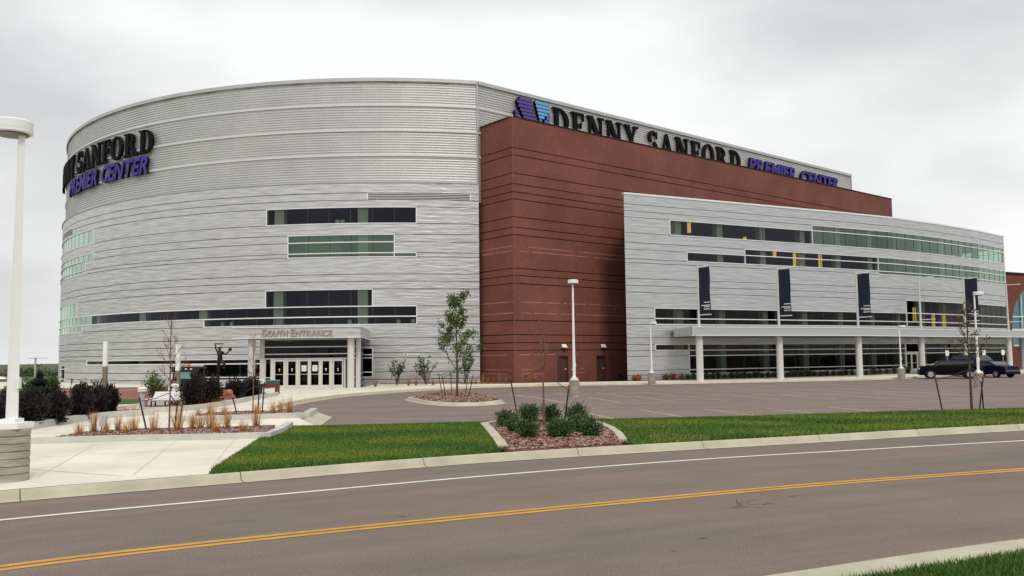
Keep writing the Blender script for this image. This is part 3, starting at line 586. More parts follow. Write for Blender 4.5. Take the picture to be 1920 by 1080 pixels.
# ================================================================ ground, street, lot
def tagk(o): return tag(o, kind='structure')
def plan(px, z=0): return [tuple(G(x, y, z)[:2]) for x, y in px]
b = MB(); gx = [-1500, -400, -150, -80, -52, -30, 0, 60, 150, 400, 1500]; gy = [-200, -20, 0, 40, 70, 100, 130, 170, 260, 500, 1500, 3000]
def gz(x, y): return -.35-5.5*max(0, min(1, (-x-45)/50))*max(0, min(1, (y-75)/90))
vs = [(x, y, gz(x, y)) for y in gy for x in gx]; nx = len(gx)
b.add(vs, [(j*nx+i, j*nx+i+1, (j+1)*nx+i+1, (j+1)*nx+i) for j in range(len(gy)-1) for i in range(nx-1)])
tagk(b.build('ground', mat('field', (.07, .09, .035), .95, var=.5, vscale=.06, detail=8)))
# kerb line of the street (far side) and its offset curves
K = smooth_path([tuple(G(*q)[:2]) for q in [(-900, 1025), (-400, 970), (-150, 943), (0, 925), (400, 893), (850, 858), (1170, 838), (1500, 820), (1920, 797), (2600, 766)]]+[(90, 47)], 3)
def offs(path, d):
    out = []
    for i, p in enumerate(path):
        t = (path[min(i+1, len(path)-1)]-path[max(i-1, 0)]).normalized(); out.append(Vector((p.x-t.y*d, p.y+t.x*d)))
    return out
def ribbon(mb, path, d0, d1, z0, z1, mi=0, uv=False):
    a, c_ = offs(path, d0), offs(path, d1)
    for i in range(len(path)-1): mb.add([(a[i].x, a[i].y, z0), (a[i+1].x, a[i+1].y, z0), (c_[i+1].x, c_[i+1].y, z1), (c_[i].x, c_[i].y, z1)], [(0, 1, 2, 3)], mi)
def resample(path, step):
    out = [path[0]]; acc = 0
    for a, c_ in zip(path, path[1:]):
        L_ = (c_-a).length; n = max(1, int(L_/step))
        for k in range(1, n+1): out.append(a+(c_-a)*k/n)
    return out
K = resample(K, 1.5)

def kerb(path, flip=False, joints=True, gut=.19, top=.15):
    b = MB(); s = -1 if flip else 1
    prof = [(-gut, -.152), (0, -.135), (.03, -.06), (.06, -.01), (.1, .0), (top, .0), (top+.01, -.25)]
    for (d0, z0), (d1, z1) in zip(prof, prof[1:]):
        if flip: ribbon(b, path, s*d1, s*d0, z1, z0)
        else: ribbon(b, path, d0, d1, z0, z1)
    if joints:
        acc = 0; nx_ = 2.
        for i in range(len(path)-1):
            acc += (path[i+1]-path[i]).length
            if acc > nx_:
                nx_ += 3.6; t = (path[i+1]-path[i]).normalized(); n_ = Vector((-t.y, t.x))*s; p = path[i]
                for (d0, z0), (d1, z1) in zip(prof[:5], prof[1:6]):
                    A_, B_ = p+n_*d0, p+n_*d1; w_ = t*.007
                    b.add([(A_.x-w_.x, A_.y-w_.y, z0+.004), (A_.x+w_.x, A_.y+w_.y, z0+.004), (B_.x+w_.x, B_.y+w_.y, z1+.004), (B_.x-w_.x, B_.y-w_.y, z1+.004)], [(0, 1, 2, 3)], 1)
    return b
K = offs(K, .17)
tagk(kerb(K).build('kerb', [m_kerb, m_joint], smooth=False))
wh = smooth_path([tuple(G(*q, -.155)[:2]) for q in [(-900, 1090), (-400, 1022), (0, 975), (400, 938), (900, 893), (1300, 862), (1600, 844), (1920, 826), (2600, 790)]]+[(84, 44)], 3); wh = resample(wh, 1)
b = MB(); ribbon(b, wh, -.055, .055, -.155, -.155); tagk(b.build('white_lane_line', m_white))
ye = smooth_path([tuple(G(*q, -.155)[:2]) for q in [(-900, 1205), (-400, 1124), (0, 1065), (400, 1018), (960, 961), (1500, 911), (1920, 880), (2600, 834)]]+[(80, 38)], 3); ye = resample(ye, 1)
b = MB(); ribbon(b, ye, .035, .155, -.155, -.155); ribbon(b, ye, -.155, -.035, -.155, -.155); tagk(b.build('yellow_centre_lines', m_yellow))
def dist_to(path, p):
    return min((a+(b_-a)*max(0, min(1, (p-a).dot(b_-a)/(b_-a).length_squared))-p).length for a, b_ in zip(path, path[1:]))
nkd = (dist_to(ye, G(1500, 1071).xy)+dist_to(ye, G(1880, 1018).xy))/2-.1
NK = [p for p in offs(ye, -nkd)]
def even_pts(path, n):
    L_ = [0]; [L_.append(L_[-1]+(q-p).length) for p, q in zip(path, path[1:])]; out = []; k = 0
    for i in range(n):
        d = L_[-1]*i/(n-1)
        while k < len(path)-2 and L_[k+1] < d: k += 1
        out.append(path[k]+(path[k+1]-path[k])*((d-L_[k])/max(1e-9, L_[k+1]-L_[k])))
    return out
NK = even_pts(NK, 110); ka, kb_ = even_pts(offs(K, .02), 140), even_pts(offs(NK, -.02), 140)
b = MB()
U_ = 0
for i in range(139):
    du = ((kb_[i+1]-kb_[i]).length+(ka[i+1]-ka[i]).length)/2
    b.add([(kb_[i].x, kb_[i].y, -.16), (kb_[i+1].x, kb_[i+1].y, -.16), (ka[i+1].x, ka[i+1].y, -.16), (ka[i].x, ka[i].y, -.16)], [(0, 1, 2, 3)], 0, [(U_, 0), (U_+du, 0), (U_+du, 12.5), (U_, 12.5)]); U_ += du
tagk(b.build('street', m_asph))
tagk(kerb(NK, True, gut=.42, top=.56).build('near_kerb', [m_kerb, m_joint]))
nb = offs(NK, -.53)
b = MB()
for i in range(len(NK)-1): b.add([(nb[i].x, nb[i].y, -.006), (nb[i+1].x, nb[i+1].y, -.006), (nb[i+1].x+4, nb[i+1].y-12, -.006), (nb[i].x+4, nb[i].y-12, -.006)], [(3, 2, 1, 0)])
tagk(b.build('near_verge', m_turf))
# worn crack patch and a few tar marks on the street
b = MB()
def crack(px, py, n, ln, w_):
    p_ = G(px, py, -.155); a = -.1+rnd.uniform(-.3, .3)
    for k in range(n):
        q_ = p_+Vector((math.cos(a)*ln, math.sin(a)*ln*1.2, 0)); t_ = (q_-p_).normalized(); n_ = Vector((-t_.y, t_.x, 0))*w_*(.4+rnd.random())
        b.add([p_-n_, q_-n_*.7, q_+n_*.7, p_+n_], [(0, 1, 2, 3)]); p_ = q_; a += rnd.gauss(0, .55); a *= .8
for args in [(1372, 951, 9, .06, .012), (1380, 948, 7, .07, .008), (1400, 945, 8, .06, .01), (1385, 943, 6, .07, .006), (1478, 930, 3, .06, .012), (1305, 1010, 3, .05, .01), (1255, 1032, 4, .04, .005), (450, 966, 3, .05, .007), (750, 968, 2, .05, .01), (1055, 988, 3, .05, .005), (1550, 965, 3, .04, .006), (1780, 957, 3, .04, .006)]: crack(*args)
tagk(b.build('street_cracks', mat('tar', (.05, .042, .038), .9)))
# parking lot asphalt
lot_px = [(592, 799), (905, 791), (1140, 786), (1400, 780), (1700, 771), (1920, 765), (2300, 755)]
lot_near = plan(lot_px, LOT)
far_px = [(2300, 694), (1920, 700), (1730, 708), (1660, 711.5), (1465, 716), (1316, 719), (1180, 721.5), (1040, 723.5), (900, 727), (830, 730), (760, 734.5), (700, 738.5), (640, 744), (590, 750.5), (555, 757), (535, 762), (525, 767)]
lot_far = plan(far_px, LOT)
lot = lot_near+lot_far+plan([(575, 778)], LOT)
b = MB(); b.add([(x, y, LOT-.012) for x, y in lot], [tuple(range(len(lot)))]); tagk(b.build('parking_lot', m_lot))
FK = [Vector(p) for p in lot_far][::-1]; FK = resample(smooth_path(FK, 1), 2)
b = MB()
prof = [(-.3, LOT-.006), (0, LOT+.0), (.03, -.02), (.06, 0.004), (.2, .004)]
for (d0, z0), (d1, z1) in zip(prof, prof[1:]): ribbon(b, FK, d0, d1, z0, z1)
tagk(b.build('lot_kerb', m_kerb))
# far sidewalk behind the lot, plaza on the left
fk2 = offs(FK, .18)
side = [(p.x, p.y) for p in fk2]
bldg = [(75, 112), (57.6, 98.5), (45, 88.4), (30, 79.5), (16, 72.5), (9.3, 69.2), (0.2, 67.4), (-3, 70.5), (-10.9, 69.6), (-10.9, 62), (-18, 62), (-25, 71.3), (-38, 78.7), (-50, 92), (-58, 88), (-52, 70)]
curbback = offs(K, .2)
lawn_l = plan([(592, 799.5), (545, 800), (517, 803.5)])+plan([(400, 878)])
i0 = min(range(len(curbback)), key=lambda i: (curbback[i]-Vector(lawn_l[-1])).length)
cb = [(p.x, p.y) for p in curbback if p.x > -45][:0]
left_k = [(curbback[i].x, curbback[i].y) for i in range(i0, -1, -1)]
plaza = side+bldg+[(-62, 60), (-60, 12)]+[p for p in left_k[::-1]][0:]+lawn_l[::-1]
# order: far kerb left->right, building right->left, down the left side, street kerb left->right, lawn edge back to the lot
b = MB(); b.add([(x, y, -.001) for x, y in plaza], [tuple(range(len(plaza)))])
for i in range(len(lawn_l)-1): pass
tagk(b.build('plaza_pavement', m_conc))
# shallow scored joints in the plaza
b = MB()
def line_px(a, c_, w_=.012, z=.003):
    A_, B_ = G(*a), G(*c_); t = (B_-A_).normalized(); n_ = Vector((-t.y, t.x, 0))*w_
    b.add([(A_-n_)[:2]+(z,), (B_-n_)[:2]+(z,), (B_+n_)[:2]+(z,), (A_+n_)[:2]+(z,)], [(0, 1, 2, 3)])
for a, c_ in (((62, 858), (470, 838)), ((62, 880), (230, 893)), ((180, 832), (70, 895)), ((330, 827), (250, 890)), ((440, 824), (395, 878)), ((70, 806), (300, 786)), ((300, 768), (520, 746)), ((530, 745), (700, 731)), ((560, 733), (575, 750)), ((620, 731), (640, 742)), ((690, 728), (710, 737)), ((320, 795), (470, 792)), ((220, 788), (260, 801)), ((310, 772), (330, 785))): line_px(a, c_)
tagk(b.build('pavement_joints', mat('scored_joint', (.56, .52, .44), .9)))
# ramp apron beside planter
b = MB(); ap = plan([(592, 774), (623, 779), (594, 799.5), (556, 801)], -.06); b.add([(x, y, z) for (x, y), z in zip(ap, (-.005, -.125, -.125, -.005))], [(0, 1, 2, 3)]); tagk(b.build('kerb_ramp', m_kerb))
# ---------------------------------------------------------------- lawns with blades
def grid_pts(poly, dens, rg):
    P_ = np.array(poly); x0, y0 = P_.min(0); x1, y1 = P_.max(0); n = int((x1-x0)*(y1-y0)*dens); q = rg.random((n, 2))*[x1-x0, y1-y0]+[x0, y0]
    ins = np.zeros(n, bool); j = len(P_)-1
    for i in range(len(P_)):
        xi, yi = P_[i]; xj, yj = P_[j]; c_ = ((yi > q[:, 1]) != (yj > q[:, 1])) & (q[:, 0] < (xj-xi)*(q[:, 1]-yi)/(yj-yi+1e-12)+xi); ins ^= c_; j = i
    return q[ins]
RG = np.random.default_rng(5)
def blades(name, poly, dens, h, wd, label, z=0.):
    q = grid_pts(poly, dens, RG); n = len(q); a = RG.random(n)*6.283; hh = h*(.55+.8*RG.random(n)); ln = RG.normal(0, .45, (n, 2))*hh[:, None]
    pat = .8*np.sin(q[:, 0]*.7+np.sin(q[:, 1]*.9)*2)+.7*np.sin(q[:, 1]*1.9+q[:, 0]*.45+np.sin(q[:, 0]*.8)*1.5)+RG.normal(0, 1.0, n)
    mi = np.where(pat > 1.35, 2, np.where(pat < -.35, 1, 0)); yellow = np.sin(q[:, 0]*.9+1)*np.sin(q[:, 1]*.8) > .75; mi[yellow & (RG.random(n) < .45)] = 2
    dx_ = np.cos(a)*wd; dy_ = np.sin(a)*wd; V = np.zeros((n, 3, 3)); V[:, 0] = np.c_[q[:, 0]-dx_, q[:, 1]-dy_, np.full(n, z)]; V[:, 1] = np.c_[q[:, 0]+dx_, q[:, 1]+dy_, np.full(n, z)]; V[:, 2] = np.c_[q[:, 0]+ln[:, 0], q[:, 1]+ln[:, 1], z+hh]
    me = bpy.data.meshes.new(name); me.vertices.add(n*3); me.vertices.foreach_set('co', V.reshape(-1)); me.loops.add(n*3); me.loops.foreach_set('vertex_index', np.arange(n*3, dtype=np.int32)); me.polygons.add(n); me.polygons.foreach_set('loop_start', np.arange(0, n*3, 3, dtype=np.int32)); me.polygons.foreach_set('loop_total', np.full(n, 3, dtype=np.int32))
    for m in m_blade: me.materials.append(m)
    me.polygons.foreach_set('material_index', mi.astype(np.int32)); me.update(calc_edges=True); o = bpy.data.objects.new(name, me); sc.collection.objects.link(o); return tag(o, label, 'grass', kind='stuff')
cbk = [(p.x, p.y) for p in curbback]
def kseg(x0, x1): return [p for p in cbk if x0 <= p[0] <= x1]
bed_l = plan([(908, 797), (918, 808), (933, 826), (943, 841)]); bed_r = plan([(1168, 828.5), (1160, 816), (1145, 805), (1125, 796.5)]); bed_b = plan([(1108, 790.5), (1020, 788), (930, 793)])
pl, pr_ = Vector(bed_l[-1]), Vector(bed_r[0])
lawnL = lawn_l[:3]+[lawn_l[-1]]+kseg(lawn_l[-1][0]+.1, pl.x-.05)+bed_l[::-1]+plan([(905, 792.5), (760, 795.5)])
lawnR = bed_r[::-1]+kseg(bed_r[0][0]+.1, 38)+[(38, 37.2), plan([(2300, 757)])[0]]+plan([(1920, 766), (1700, 772), (1400, 781), (1140, 787)])
for nm, pg, lb in (('lawn', lawnL, 0), ('lawn', lawnR, 1)):
    b = MB(); b.prism(pg, -.3, .0); tagk(b.build(nm, m_turf))
# back strip of lawn behind the bed
b = MB(); bs = plan([(905, 792.5), (908, 797), (930, 793), (1020, 788), (1108, 790.5), (1125, 796.5), (1140, 787)]); b.prism(bs, -.3, -.004); tagk(b.build('lawn', m_turf))
blades('lawn_grass', lawnL, 1900, .052, .011, 'short green grass on the left part of the street verge')
blades('lawn_grass', lawnR, 900, .055, .015, 'short green grass on the long right part of the street verge'); blades('lawn_grass', bs, 900, .07, .012, 'thin strip of grass behind the shrub bed')
ng = [(p.x, p.y) for p in nb if 1 < p.x < 12]; ng = ng+[(11, 8), (4, 4.5), (1.2, 5)]
blades('lawn_grass', ng, 4200, .065, .006, 'bright green grass at the near kerb corner')
# ---------------------------------------------------------------- mulch beds
def chips(name, poly, n, label, z=.02, s=.035):
    q = grid_pts(poly, 400, RG); q = q[RG.permutation(len(q))[:n]]
    if len(q) < n: q = np.r_[q, grid_pts(poly, n/4., RG)][:n]
    vs = []; fs = []; mi = []
    for x, y in q:
        a = rnd.random()*6.3; l = s*(.7+rnd.random()*1.5); w_ = s*(.35+.5*rnd.random()); th_ = s*.35; ti = rnd.uniform(-.5, .5)
        u_ = Vector((math.cos(a), math.sin(a), ti)); v_ = Vector((-math.sin(a), math.cos(a), rnd.uniform(-.5, .5))); c_ = Vector((x, y, z+s*.3+rnd.random()*s*.5)); o = len(vs)
        vs += [tuple(c_-u_*l-v_*w_), tuple(c_+u_*l-v_*w_*.6), tuple(c_+u_*l*.8+v_*w_), tuple(c_-u_*l*.7+v_*w_), tuple(c_+Vector((0, 0, th_+.01)))]
        k = rnd.choice((0, 0, 1, 1, 2, 3))
        for f in ((0, 1, 4), (1, 2, 4), (2, 3, 4), (3, 0, 4)): fs.append((o+f[0], o+f[1], o+f[2])); mi.append(k)
    me = bpy.data.meshes.new(name); me.from_pydata(vs, [], fs)
    for m in m_chip: me.materials.append(m)
    me.polygons.foreach_set('material_index', mi); me.update(); o = bpy.data.objects.new(name, me); sc.collection.objects.link(o); return tag(o, label, 'mulch', kind='stuff')
bedE = bed_l+[tuple((pl+(pr_-pl)*t)) for t in ()]+kseg(pl.x+.05, pr_.x-.02)+bed_r+bed_b
b = MB(); b.prism(bedE, -.3, .015); tagk(b.build('mulch_bed_soil', m_soil)); chips('wood_mulch', bedE, 7000, 'rose brown wood chip mulch in the kerbed bed by the street')
b = MB()
def edging(pts, w_=.16, h=.075):
    pts = [Vector(p) for p in pts]; a = offs(pts, -w_/2); c_ = offs(pts, w_/2)
    for i in range(len(pts)-1): b.prism([tuple(a[i]), tuple(a[i+1]), tuple(c_[i+1]), tuple(c_[i])], -.2, h)
edging(bed_l, .24); edging(bed_r, .2); edging([bed_r[-1]]+bed_b+[bed_l[0]], .14, .074); tag(b.build('bed_edging', m_kerb), 'pale concrete edging around the shrub bed on the street verge', 'edging')
# planter beds with raised kerb walls on the plaza
def planter(label, wall_pts, h, w_, inner, nchips, mt=m_kerbgrey):
    t = thing('planter_bed', G(*wall_pts[0]), label, 'planter'); b = MB(); pts = resample([Vector(p) for p in plan(wall_pts)], 2.5); a, c_ = offs(pts, -w_/2), offs(pts, w_/2)
    n = len(pts)
    vs = []
    for i in range(n): vs += [(a[i].x, a[i].y, -.1), (a[i].x, a[i].y, h), (c_[i].x, c_[i].y, h), (c_[i].x, c_[i].y, -.1)]
    fs = []
    for i in range(n-1):
        o = i*4; fs += [(o, o+4, o+5, o+1), (o+1, o+5, o+6, o+2), (o+2, o+6, o+7, o+3)]
    fs += [(0, 1, 2, 3), (n*4-1, n*4-2, n*4-3, n*4-4)]; b.add(vs, fs); b.build('kerb_wall', mt, t)
    if inner:
        ip = plan(inner, .04); b = MB(); b.prism(ip, -.05, .04); b.build('soil', m_soil, t)
        if nchips: o = chips('wood_mulch', ip, nchips, 'wood chip mulch', .045); o.parent = t; o.location = -Vector(t.location); [o.pop(k, None) for k in ('category', 'label')]
    return t
planter('front planter bed with orange grasses and long pale kerb', [(58, 832), (250, 826.5), (400, 824), (503, 821), (525, 812), (543, 800)], .15, .22, [(105, 821), (160, 811), (260, 805.5), (400, 803), (515, 799), (500, 818), (400, 819.5), (250, 822)], 5200)
planter('middle planter bed with orange grasses ending at the parking lot kerb', [(317, 790.5), (450, 787), (575, 782), (589, 773)], .17, .25, [(345, 786), (385, 776), (450, 772), (565, 770.5), (572, 776.5), (450, 783)], 2500)
planter('long rear planter wall beside the dark shrubs', [(40, 808), (90, 799), (150, 790), (210, 783), (288, 778)], .22, .25, [(30, 803), (90, 796), (200, 781), (282, 776), (275, 770), (200, 768), (60, 778), (-40, 788)], 1800)
planter('curved planter wall in front of the boulder and dark hedge', [(265, 773.5), (330, 771.5), (385, 766), (450, 755), (519, 741.5)], .2, .25, [(268, 770), (330, 768.5), (385, 763), (450, 752.5), (518, 740), (480, 734), (380, 736), (330, 742), (262, 752)], 1200)
# island in the lot
isl = thing('planted_island', G(850, 750, LOT), 'lens shaped island of pink mulch with pale kerb in the parking lot', 'planter')
isp = [(756, 749.5), (775, 754), (800, 758.5), (830, 761), (870, 762), (905, 761), (935, 758.5), (951, 755.5), (930, 749), (905, 742.5), (870, 736.5), (830, 738), (790, 742)]
P1 = plan(isp, LOT); cc = sum((Vector(p) for p in P1), Vector((0, 0)))/len(P1)
def inset(k): return [tuple(cc+(Vector(p)-cc)*k) for p in P1]
b = MB(); rings = [(1., LOT-.005), (.93, LOT+.01), (.91, .0), (.86, .01), (.84, -.02)]
for (k0, z0), (k1, z1) in zip(rings, rings[1:]):
    A_, B_ = inset(k0), inset(k1); n = len(A_)
    for i in range(n): j = (i+1) % n; b.add([(*A_[i], z0), (*A_[j], z0), (*B_[j], z1), (*B_[i], z1)], [(0, 1, 2, 3)])
b.build('kerb_ring', m_kerb, isl); b = MB(); b.prism(inset(.85), -.3, .0); b.build('soil', m_soil, isl); o = chips('wood_mulch', inset(.83), 4500, 'x', .005, .045); o.parent = isl; o.location = -Vector(isl.location); [o.pop(k, None) for k in ('category', 'label')]
# mulch strip along building and lawns at left rear
b = MB(); b.prism([(-10.7, 68.2), (-6, 68.0), (-3., 66.8), (-.2, 65.6), (.0, 67.6), (-3, 71), (-7, 69.6), (-10.7, 69.4)], -.1, .03); b.prism([(9.6, 68.6), (16.5, 71.6), (26, 76), (34, 80), (33.5, 81.5), (22.8, 76.2), (9.3, 69.5)], -.1, .03)
b.prism([(38, 82.5), (50, 91), (50, 93), (37.7, 84)], -.1, .03); tagk(b.build('wall_bed_soil', m_soil))
b = MB(); b.prism(plan([(-60, 775), (60, 766), (262, 757), (262, 748), (90, 748), (-60, 752)]), -.1, .012); tagk(b.build('lawn', m_turf))
b = MB(); b.prism(plan([(-60, 754), (90, 749), (262, 749), (330, 742), (470, 735), (478, 729), (300, 726), (100, 728), (-60, 735)]), -.1, .016); tagk(b.build('rear_bed_soil', m_soil))
b = MB(); b.prism([(-60, 45), (-25, 60), (-45, 78), (-52, 90), (-60, 120), (-200, 130), (-200, 40)], -.34, -.02); tagk(b.build('rear_lawn', m_turf))
# parking stall lines
b = MB()
dirv = Vector((-math.sin(math.radians(12)), math.cos(math.radians(12))))
def stall(p, l):
    p = Vector(p); q_ = p+dirv*l; n_ = Vector((dirv.y, -dirv.x))*.05; z = LOT-.006
    b.add([(p.x-n_.x, p.y-n_.y, z), (p.x+n_.x, p.y+n_.y, z), (q_.x+n_.x, q_.y+n_.y, z), (q_.x-n_.x, q_.y-n_.y, z)], [(0, 1, 2, 3)])
for i in range(9): stall((.9+2.62*i if i < 6 else .9+2.62*i, 29.9+.13*i*2 if False else 30.2+.2*i), 4.6)
for i in range(10): stall((2.45+2.62*i, 40.7+.15*i), 7.5 if i < 1 else 5.2)
for i in range(10): stall((.9+2.62*i, 46.3+.2*i), 5.2)
for i in range(11): stall((2+2.62*i, 57.2+.25*i), 4.2)
tagk(b.build('parking_stall_lines', m_stall))
# ================================================================ vegetation
m_leafd = [mat('shrub_leaf_%s' % n, c_, .55) for n, c_ in (('deep', (.018, .05, .012)), ('mid', (.04, .10, .02)), ('pale', (.12, .20, .07)))]
m_leaft = [mat('tree_leaf_%s' % n, c_, .55) for n, c_ in (('deep', (.03, .065, .012)), ('mid', (.07, .12, .02)), ('light', (.17, .23, .04)))]
m_purp = [mat('barberry_%s' % n, c_, .7) for n, c_ in (('black', (.005, .003, .004)), ('dark', (.009, .004, .005)), ('wine', (.028, .007, .008)))]
m_gr = [mat('dry_grass_%s' % n, c_, .8) for n, c_ in (('orange', (.46, .17, .03)), ('tan', (.60, .36, .12)), ('brown', (.20, .07, .02)))]
def leaf(mb, c_, s, mi, dirn=None):
    a = Vector((rnd.gauss(0, 1), rnd.gauss(0, 1), rnd.gauss(0, 1))).normalized() if dirn is None else dirn
    b_ = a.cross(Vector((rnd.gauss(0, 1), rnd.gauss(0, 1), rnd.gauss(0, 1)))).normalized(); c_ = Vector(c_)
    mb.add([c_-a*s, c_+b_*s*.45, c_+a*s, c_-b_*s*.45], [(0, 1, 2, 3)], mi)
def shrub(name, loc, wd, h, n, ls, mats, label, cat='shrub', group=None, spiky=.3, flat=0.55, holes=0., wts=(3, 4, 1), lean=0):
    t = thing(name, loc, label, cat, group); loc = Vector(loc); b = MB(); st = MB()
    nst = 14; tips = []
    for k in range(nst):
        a = rnd.random()*6.283; r = math.sqrt(rnd.random()); tip = loc+Vector((math.cos(a)*r*wd*.46, math.sin(a)*r*wd*.46, h*(1-.45*r*r)*(.75+.3*rnd.random()))); tips.append(tip)
        st.tube([loc+Vector((rnd.uniform(-.04, .04), rnd.uniform(-.04, .04), -.03)), loc.lerp(tip, .5)+Vector((0, 0, h*.06)), tip], [h*.018+.004, h*.012, .003], 4)
    for k in range(n):
        tp = rnd.choice(tips); f = rnd.random()**.6; p = loc.lerp(tp, max(.2, f)); sg_ = wd*(.10+.04*rnd.random())
        p += Vector((rnd.gauss(0, sg_), rnd.gauss(0, sg_), rnd.gauss(0, sg_*.8)*(1 if f > .3 else .4)))
        if p.z < loc.z+.01: p.z = loc.z+.01+rnd.random()*.1*h
        if rnd.random() < spiky: d = (p-loc-Vector((0, 0, h*.1))).normalized(); leaf(b, p, ls*1.5, rnd.choices((0, 1, 2), wts)[0], d)
        else: leaf(b, p, ls, rnd.choices((0, 1, 2), wts)[0])
    b.build('foliage', mats, t); st.build('stems', m_bark, t); return t
# eight shrubs in the street bed
gE = 'green shrubs in the street bed'
for i, (x, y, wp, lb) in enumerate([(948, 803, 36, 'dark green shrub at the left end of the street bed'), (992, 795, 40, 'dark green shrub in the back row left of the bare tree'), (968, 812, 30, 'small shrub between the left shrubs of the street bed'), (992, 823, 40, 'green shrub in the front row of the bed, left of the tree'),
        (1034, 793.5, 30, 'back shrub just right of the bare tree trunk'), (1046, 822, 44, 'green shrub in the front row just right of the trunk'), (1080, 795, 38, 'dark green shrub in the back row by the right stake'), (1085, 812, 38, 'pale tipped shrub in the middle of the right group'), (1110, 820, 38, 'light tipped green shrub at the right end of the bed')]):
    p = G(x, y); s = p.y/F_PX; shrub('green_shrub', p, wp*s*1.15, 39*s*(.85 if i in (2,) else 1), 2800, .028, m_leafd, lb, group=gE, wts=(4, 4, 1) if i < 7 else (3, 3, 3))
# dark purple shrubs at the left
for i, (x, y, wp, hp, lb) in enumerate([(2, 806, 44, 62, 'black purple shrub at the left picture edge'), (58, 803, 44, 66, 'black purple shrub directly right of the big lamp pole'), (103, 797, 40, 62, 'black purple shrub left of the centre of the dark row'), (150, 789, 42, 60, 'black purple shrub in the middle of the dark row'),
        (181, 783, 32, 50, 'black purple shrub left of the first light column'), (205, 777, 24, 48, 'narrow dark shrub just right of the first light column'), (362, 765, 46, 54, 'dark hedge shrub in front of the small vehicle'), (392, 762, 40, 48, 'dark hedge shrub left of the boulder'), (440, 752, 36, 36, 'dark shrub right of the boulder'), (470, 746, 34, 34, 'dark shrub left of the red stone bench')]):
    p = G(x, y); s = p.y/F_PX; shrub('purple_shrub', p, wp*s*1.12, hp*s*1.12, 4200, .05, m_purp, lb, group='dark purple shrubs on the plaza', spiky=.6, wts=(5, 3, 1))
for i, (x, y, wp, hp, lb, ms, n_) in enumerate([(176, 757, 50, 54, 'loose green shrub behind the dark shrub row', m_leafd, 700), (292, 750, 44, 54, 'olive green shrub behind the white bench', m_leaft, 1400)]):
    p = G(x, y); s = p.y/F_PX; shrub('green_shrub', p, wp*s, hp*s, n_, .055, ms, lb, wts=(4, 3, 1))
# sparse shrubs at the drum wall
for x, y, wp, hp, lb in ((744, 722.5, 34, 52, 'sparse leafy shrub at the drum wall nearest the entrance'), (799, 721.5, 42, 56, 'wide sparse shrub at the drum wall left of the island tree'), (872, 720.5, 34, 62, 'sparse shrub at the drum wall behind the island tree')):
    p = G(x, y); s = p.y/F_PX; t = thing('wall_shrub', p, lb, 'shrub', 'sparse shrubs at the drum wall'); st = MB(); lf = MB()
    for k in range(13):
        a = rnd.uniform(-1.15, 1.15); b2_ = rnd.uniform(-1, 1)*.5; hh = hp*s*(.65+.35*rnd.random())*math.cos(a*.6); tip = p+Vector((math.sin(a)*wp*s*.55, b2_*wp*s*.5, hh)); mid = p.lerp(tip, .45)+Vector((0, 0, .12*hp*s))
        st.tube([p, mid, tip], [.025, .016, .006], 4)
        for j in range(26): f = rnd.uniform(.35, 1.05); q_ = (mid.lerp(tip, (f-.45)/.55) if f > .45 else p.lerp(mid, f/.45)); leaf(lf, q_+Vector((rnd.gauss(0, .07), rnd.gauss(0, .07), rnd.gauss(0, .07))), .1, rnd.choices((0, 1, 2), (5, 2, 1))[0])
    lf.build('foliage', m_leafd, t); st.build('stems', m_bark, t)
# spruce
p = G(72, 778); s = p.y/F_PX; t = thing('spruce_tree', p, 'small dark spruce behind the dark shrub row', 'tree'); b = MB(); H_ = 80*s
for k in range(9000):
    f = rnd.random()**1.1; r = (.04+.96*(1-f))*62*s*(.75+.25*math.sin(f*34)); a = rnd.random()*6.283; q_ = p+Vector((math.cos(a)*r*math.sqrt(rnd.random()), math.sin(a)*r*math.sqrt(rnd.random()), f*H_)); leaf(b, q_, .05, rnd.choices((0, 1), (4, 1))[0], Vector((math.cos(a), math.sin(a), -.35)).normalized())
b.build('crown', [mat('spruce_dark', (.006, .014, .006), .8), mat('spruce_green', (.014, .03, .01), .8)], t); b = MB(); b.tube([p, p+Vector((0, 0, H_*.96))], [.07, .01], 7); b.build('trunk', m_bark, t)
# ornamental grass clumps
protos = []
def clump(loc, h, label, grp, ms=None):
    t = thing('grass_clump', loc, label, 'ornamental grass', grp); b = MB(); loc = Vector(loc)
    for k in range(70):
        a = rnd.random()*6.283; r0 = rnd.random()*.09; sp = abs(rnd.gauss(0, .16))*h*1.3; hh = h*(.45+.65*rnd.random()); p0 = loc+Vector((math.cos(a)*r0, math.sin(a)*r0, .0)); p2 = p0+Vector((math.cos(a)*sp, math.sin(a)*sp, hh)); p1 = p0.lerp(p2, .5)+Vector((0, 0, hh*.08)); w_ = .0045
        n_ = Vector((-math.sin(a+.7), math.cos(a+.7), 0))*w_; mi = rnd.choices((0, 1, 2), (4, 3, 1))[0]
        b.add([p0-n_, p0+n_, p1+n_, p1-n_, p2], [(0, 1, 2, 3), (3, 2, 4)], mi)
    for k in range(60):
        a = rnd.random()*6.283; h2 = h*.3*(.5+.7*rnd.random()); p0 = loc+Vector((math.cos(a)*.05, math.sin(a)*.05, 0)); p2 = loc+Vector((math.cos(a)*(.08+.1*rnd.random()), math.sin(a)*(.08+.1*rnd.random()), h2)); n_ = Vector((-math.sin(a), math.cos(a), 0))*.006
        b.add([p0-n_, p0+n_, p2], [(0, 1, 2)], rnd.choice((0, 2, 2)))
    b.build('blades', ms or m_gr, t); return t
ga = [(147, 817, 25), (176, 812, 40), (199, 815, 25), (221, 809, 30), (237, 814, 22), (250, 810, 38), (288, 811, 36), (334, 810, 50), (361, 806, 32), (376, 804, 26), (394, 806, 55), (405, 812, 30), (425, 806, 46), (456, 811, 24), (481, 801, 40)]
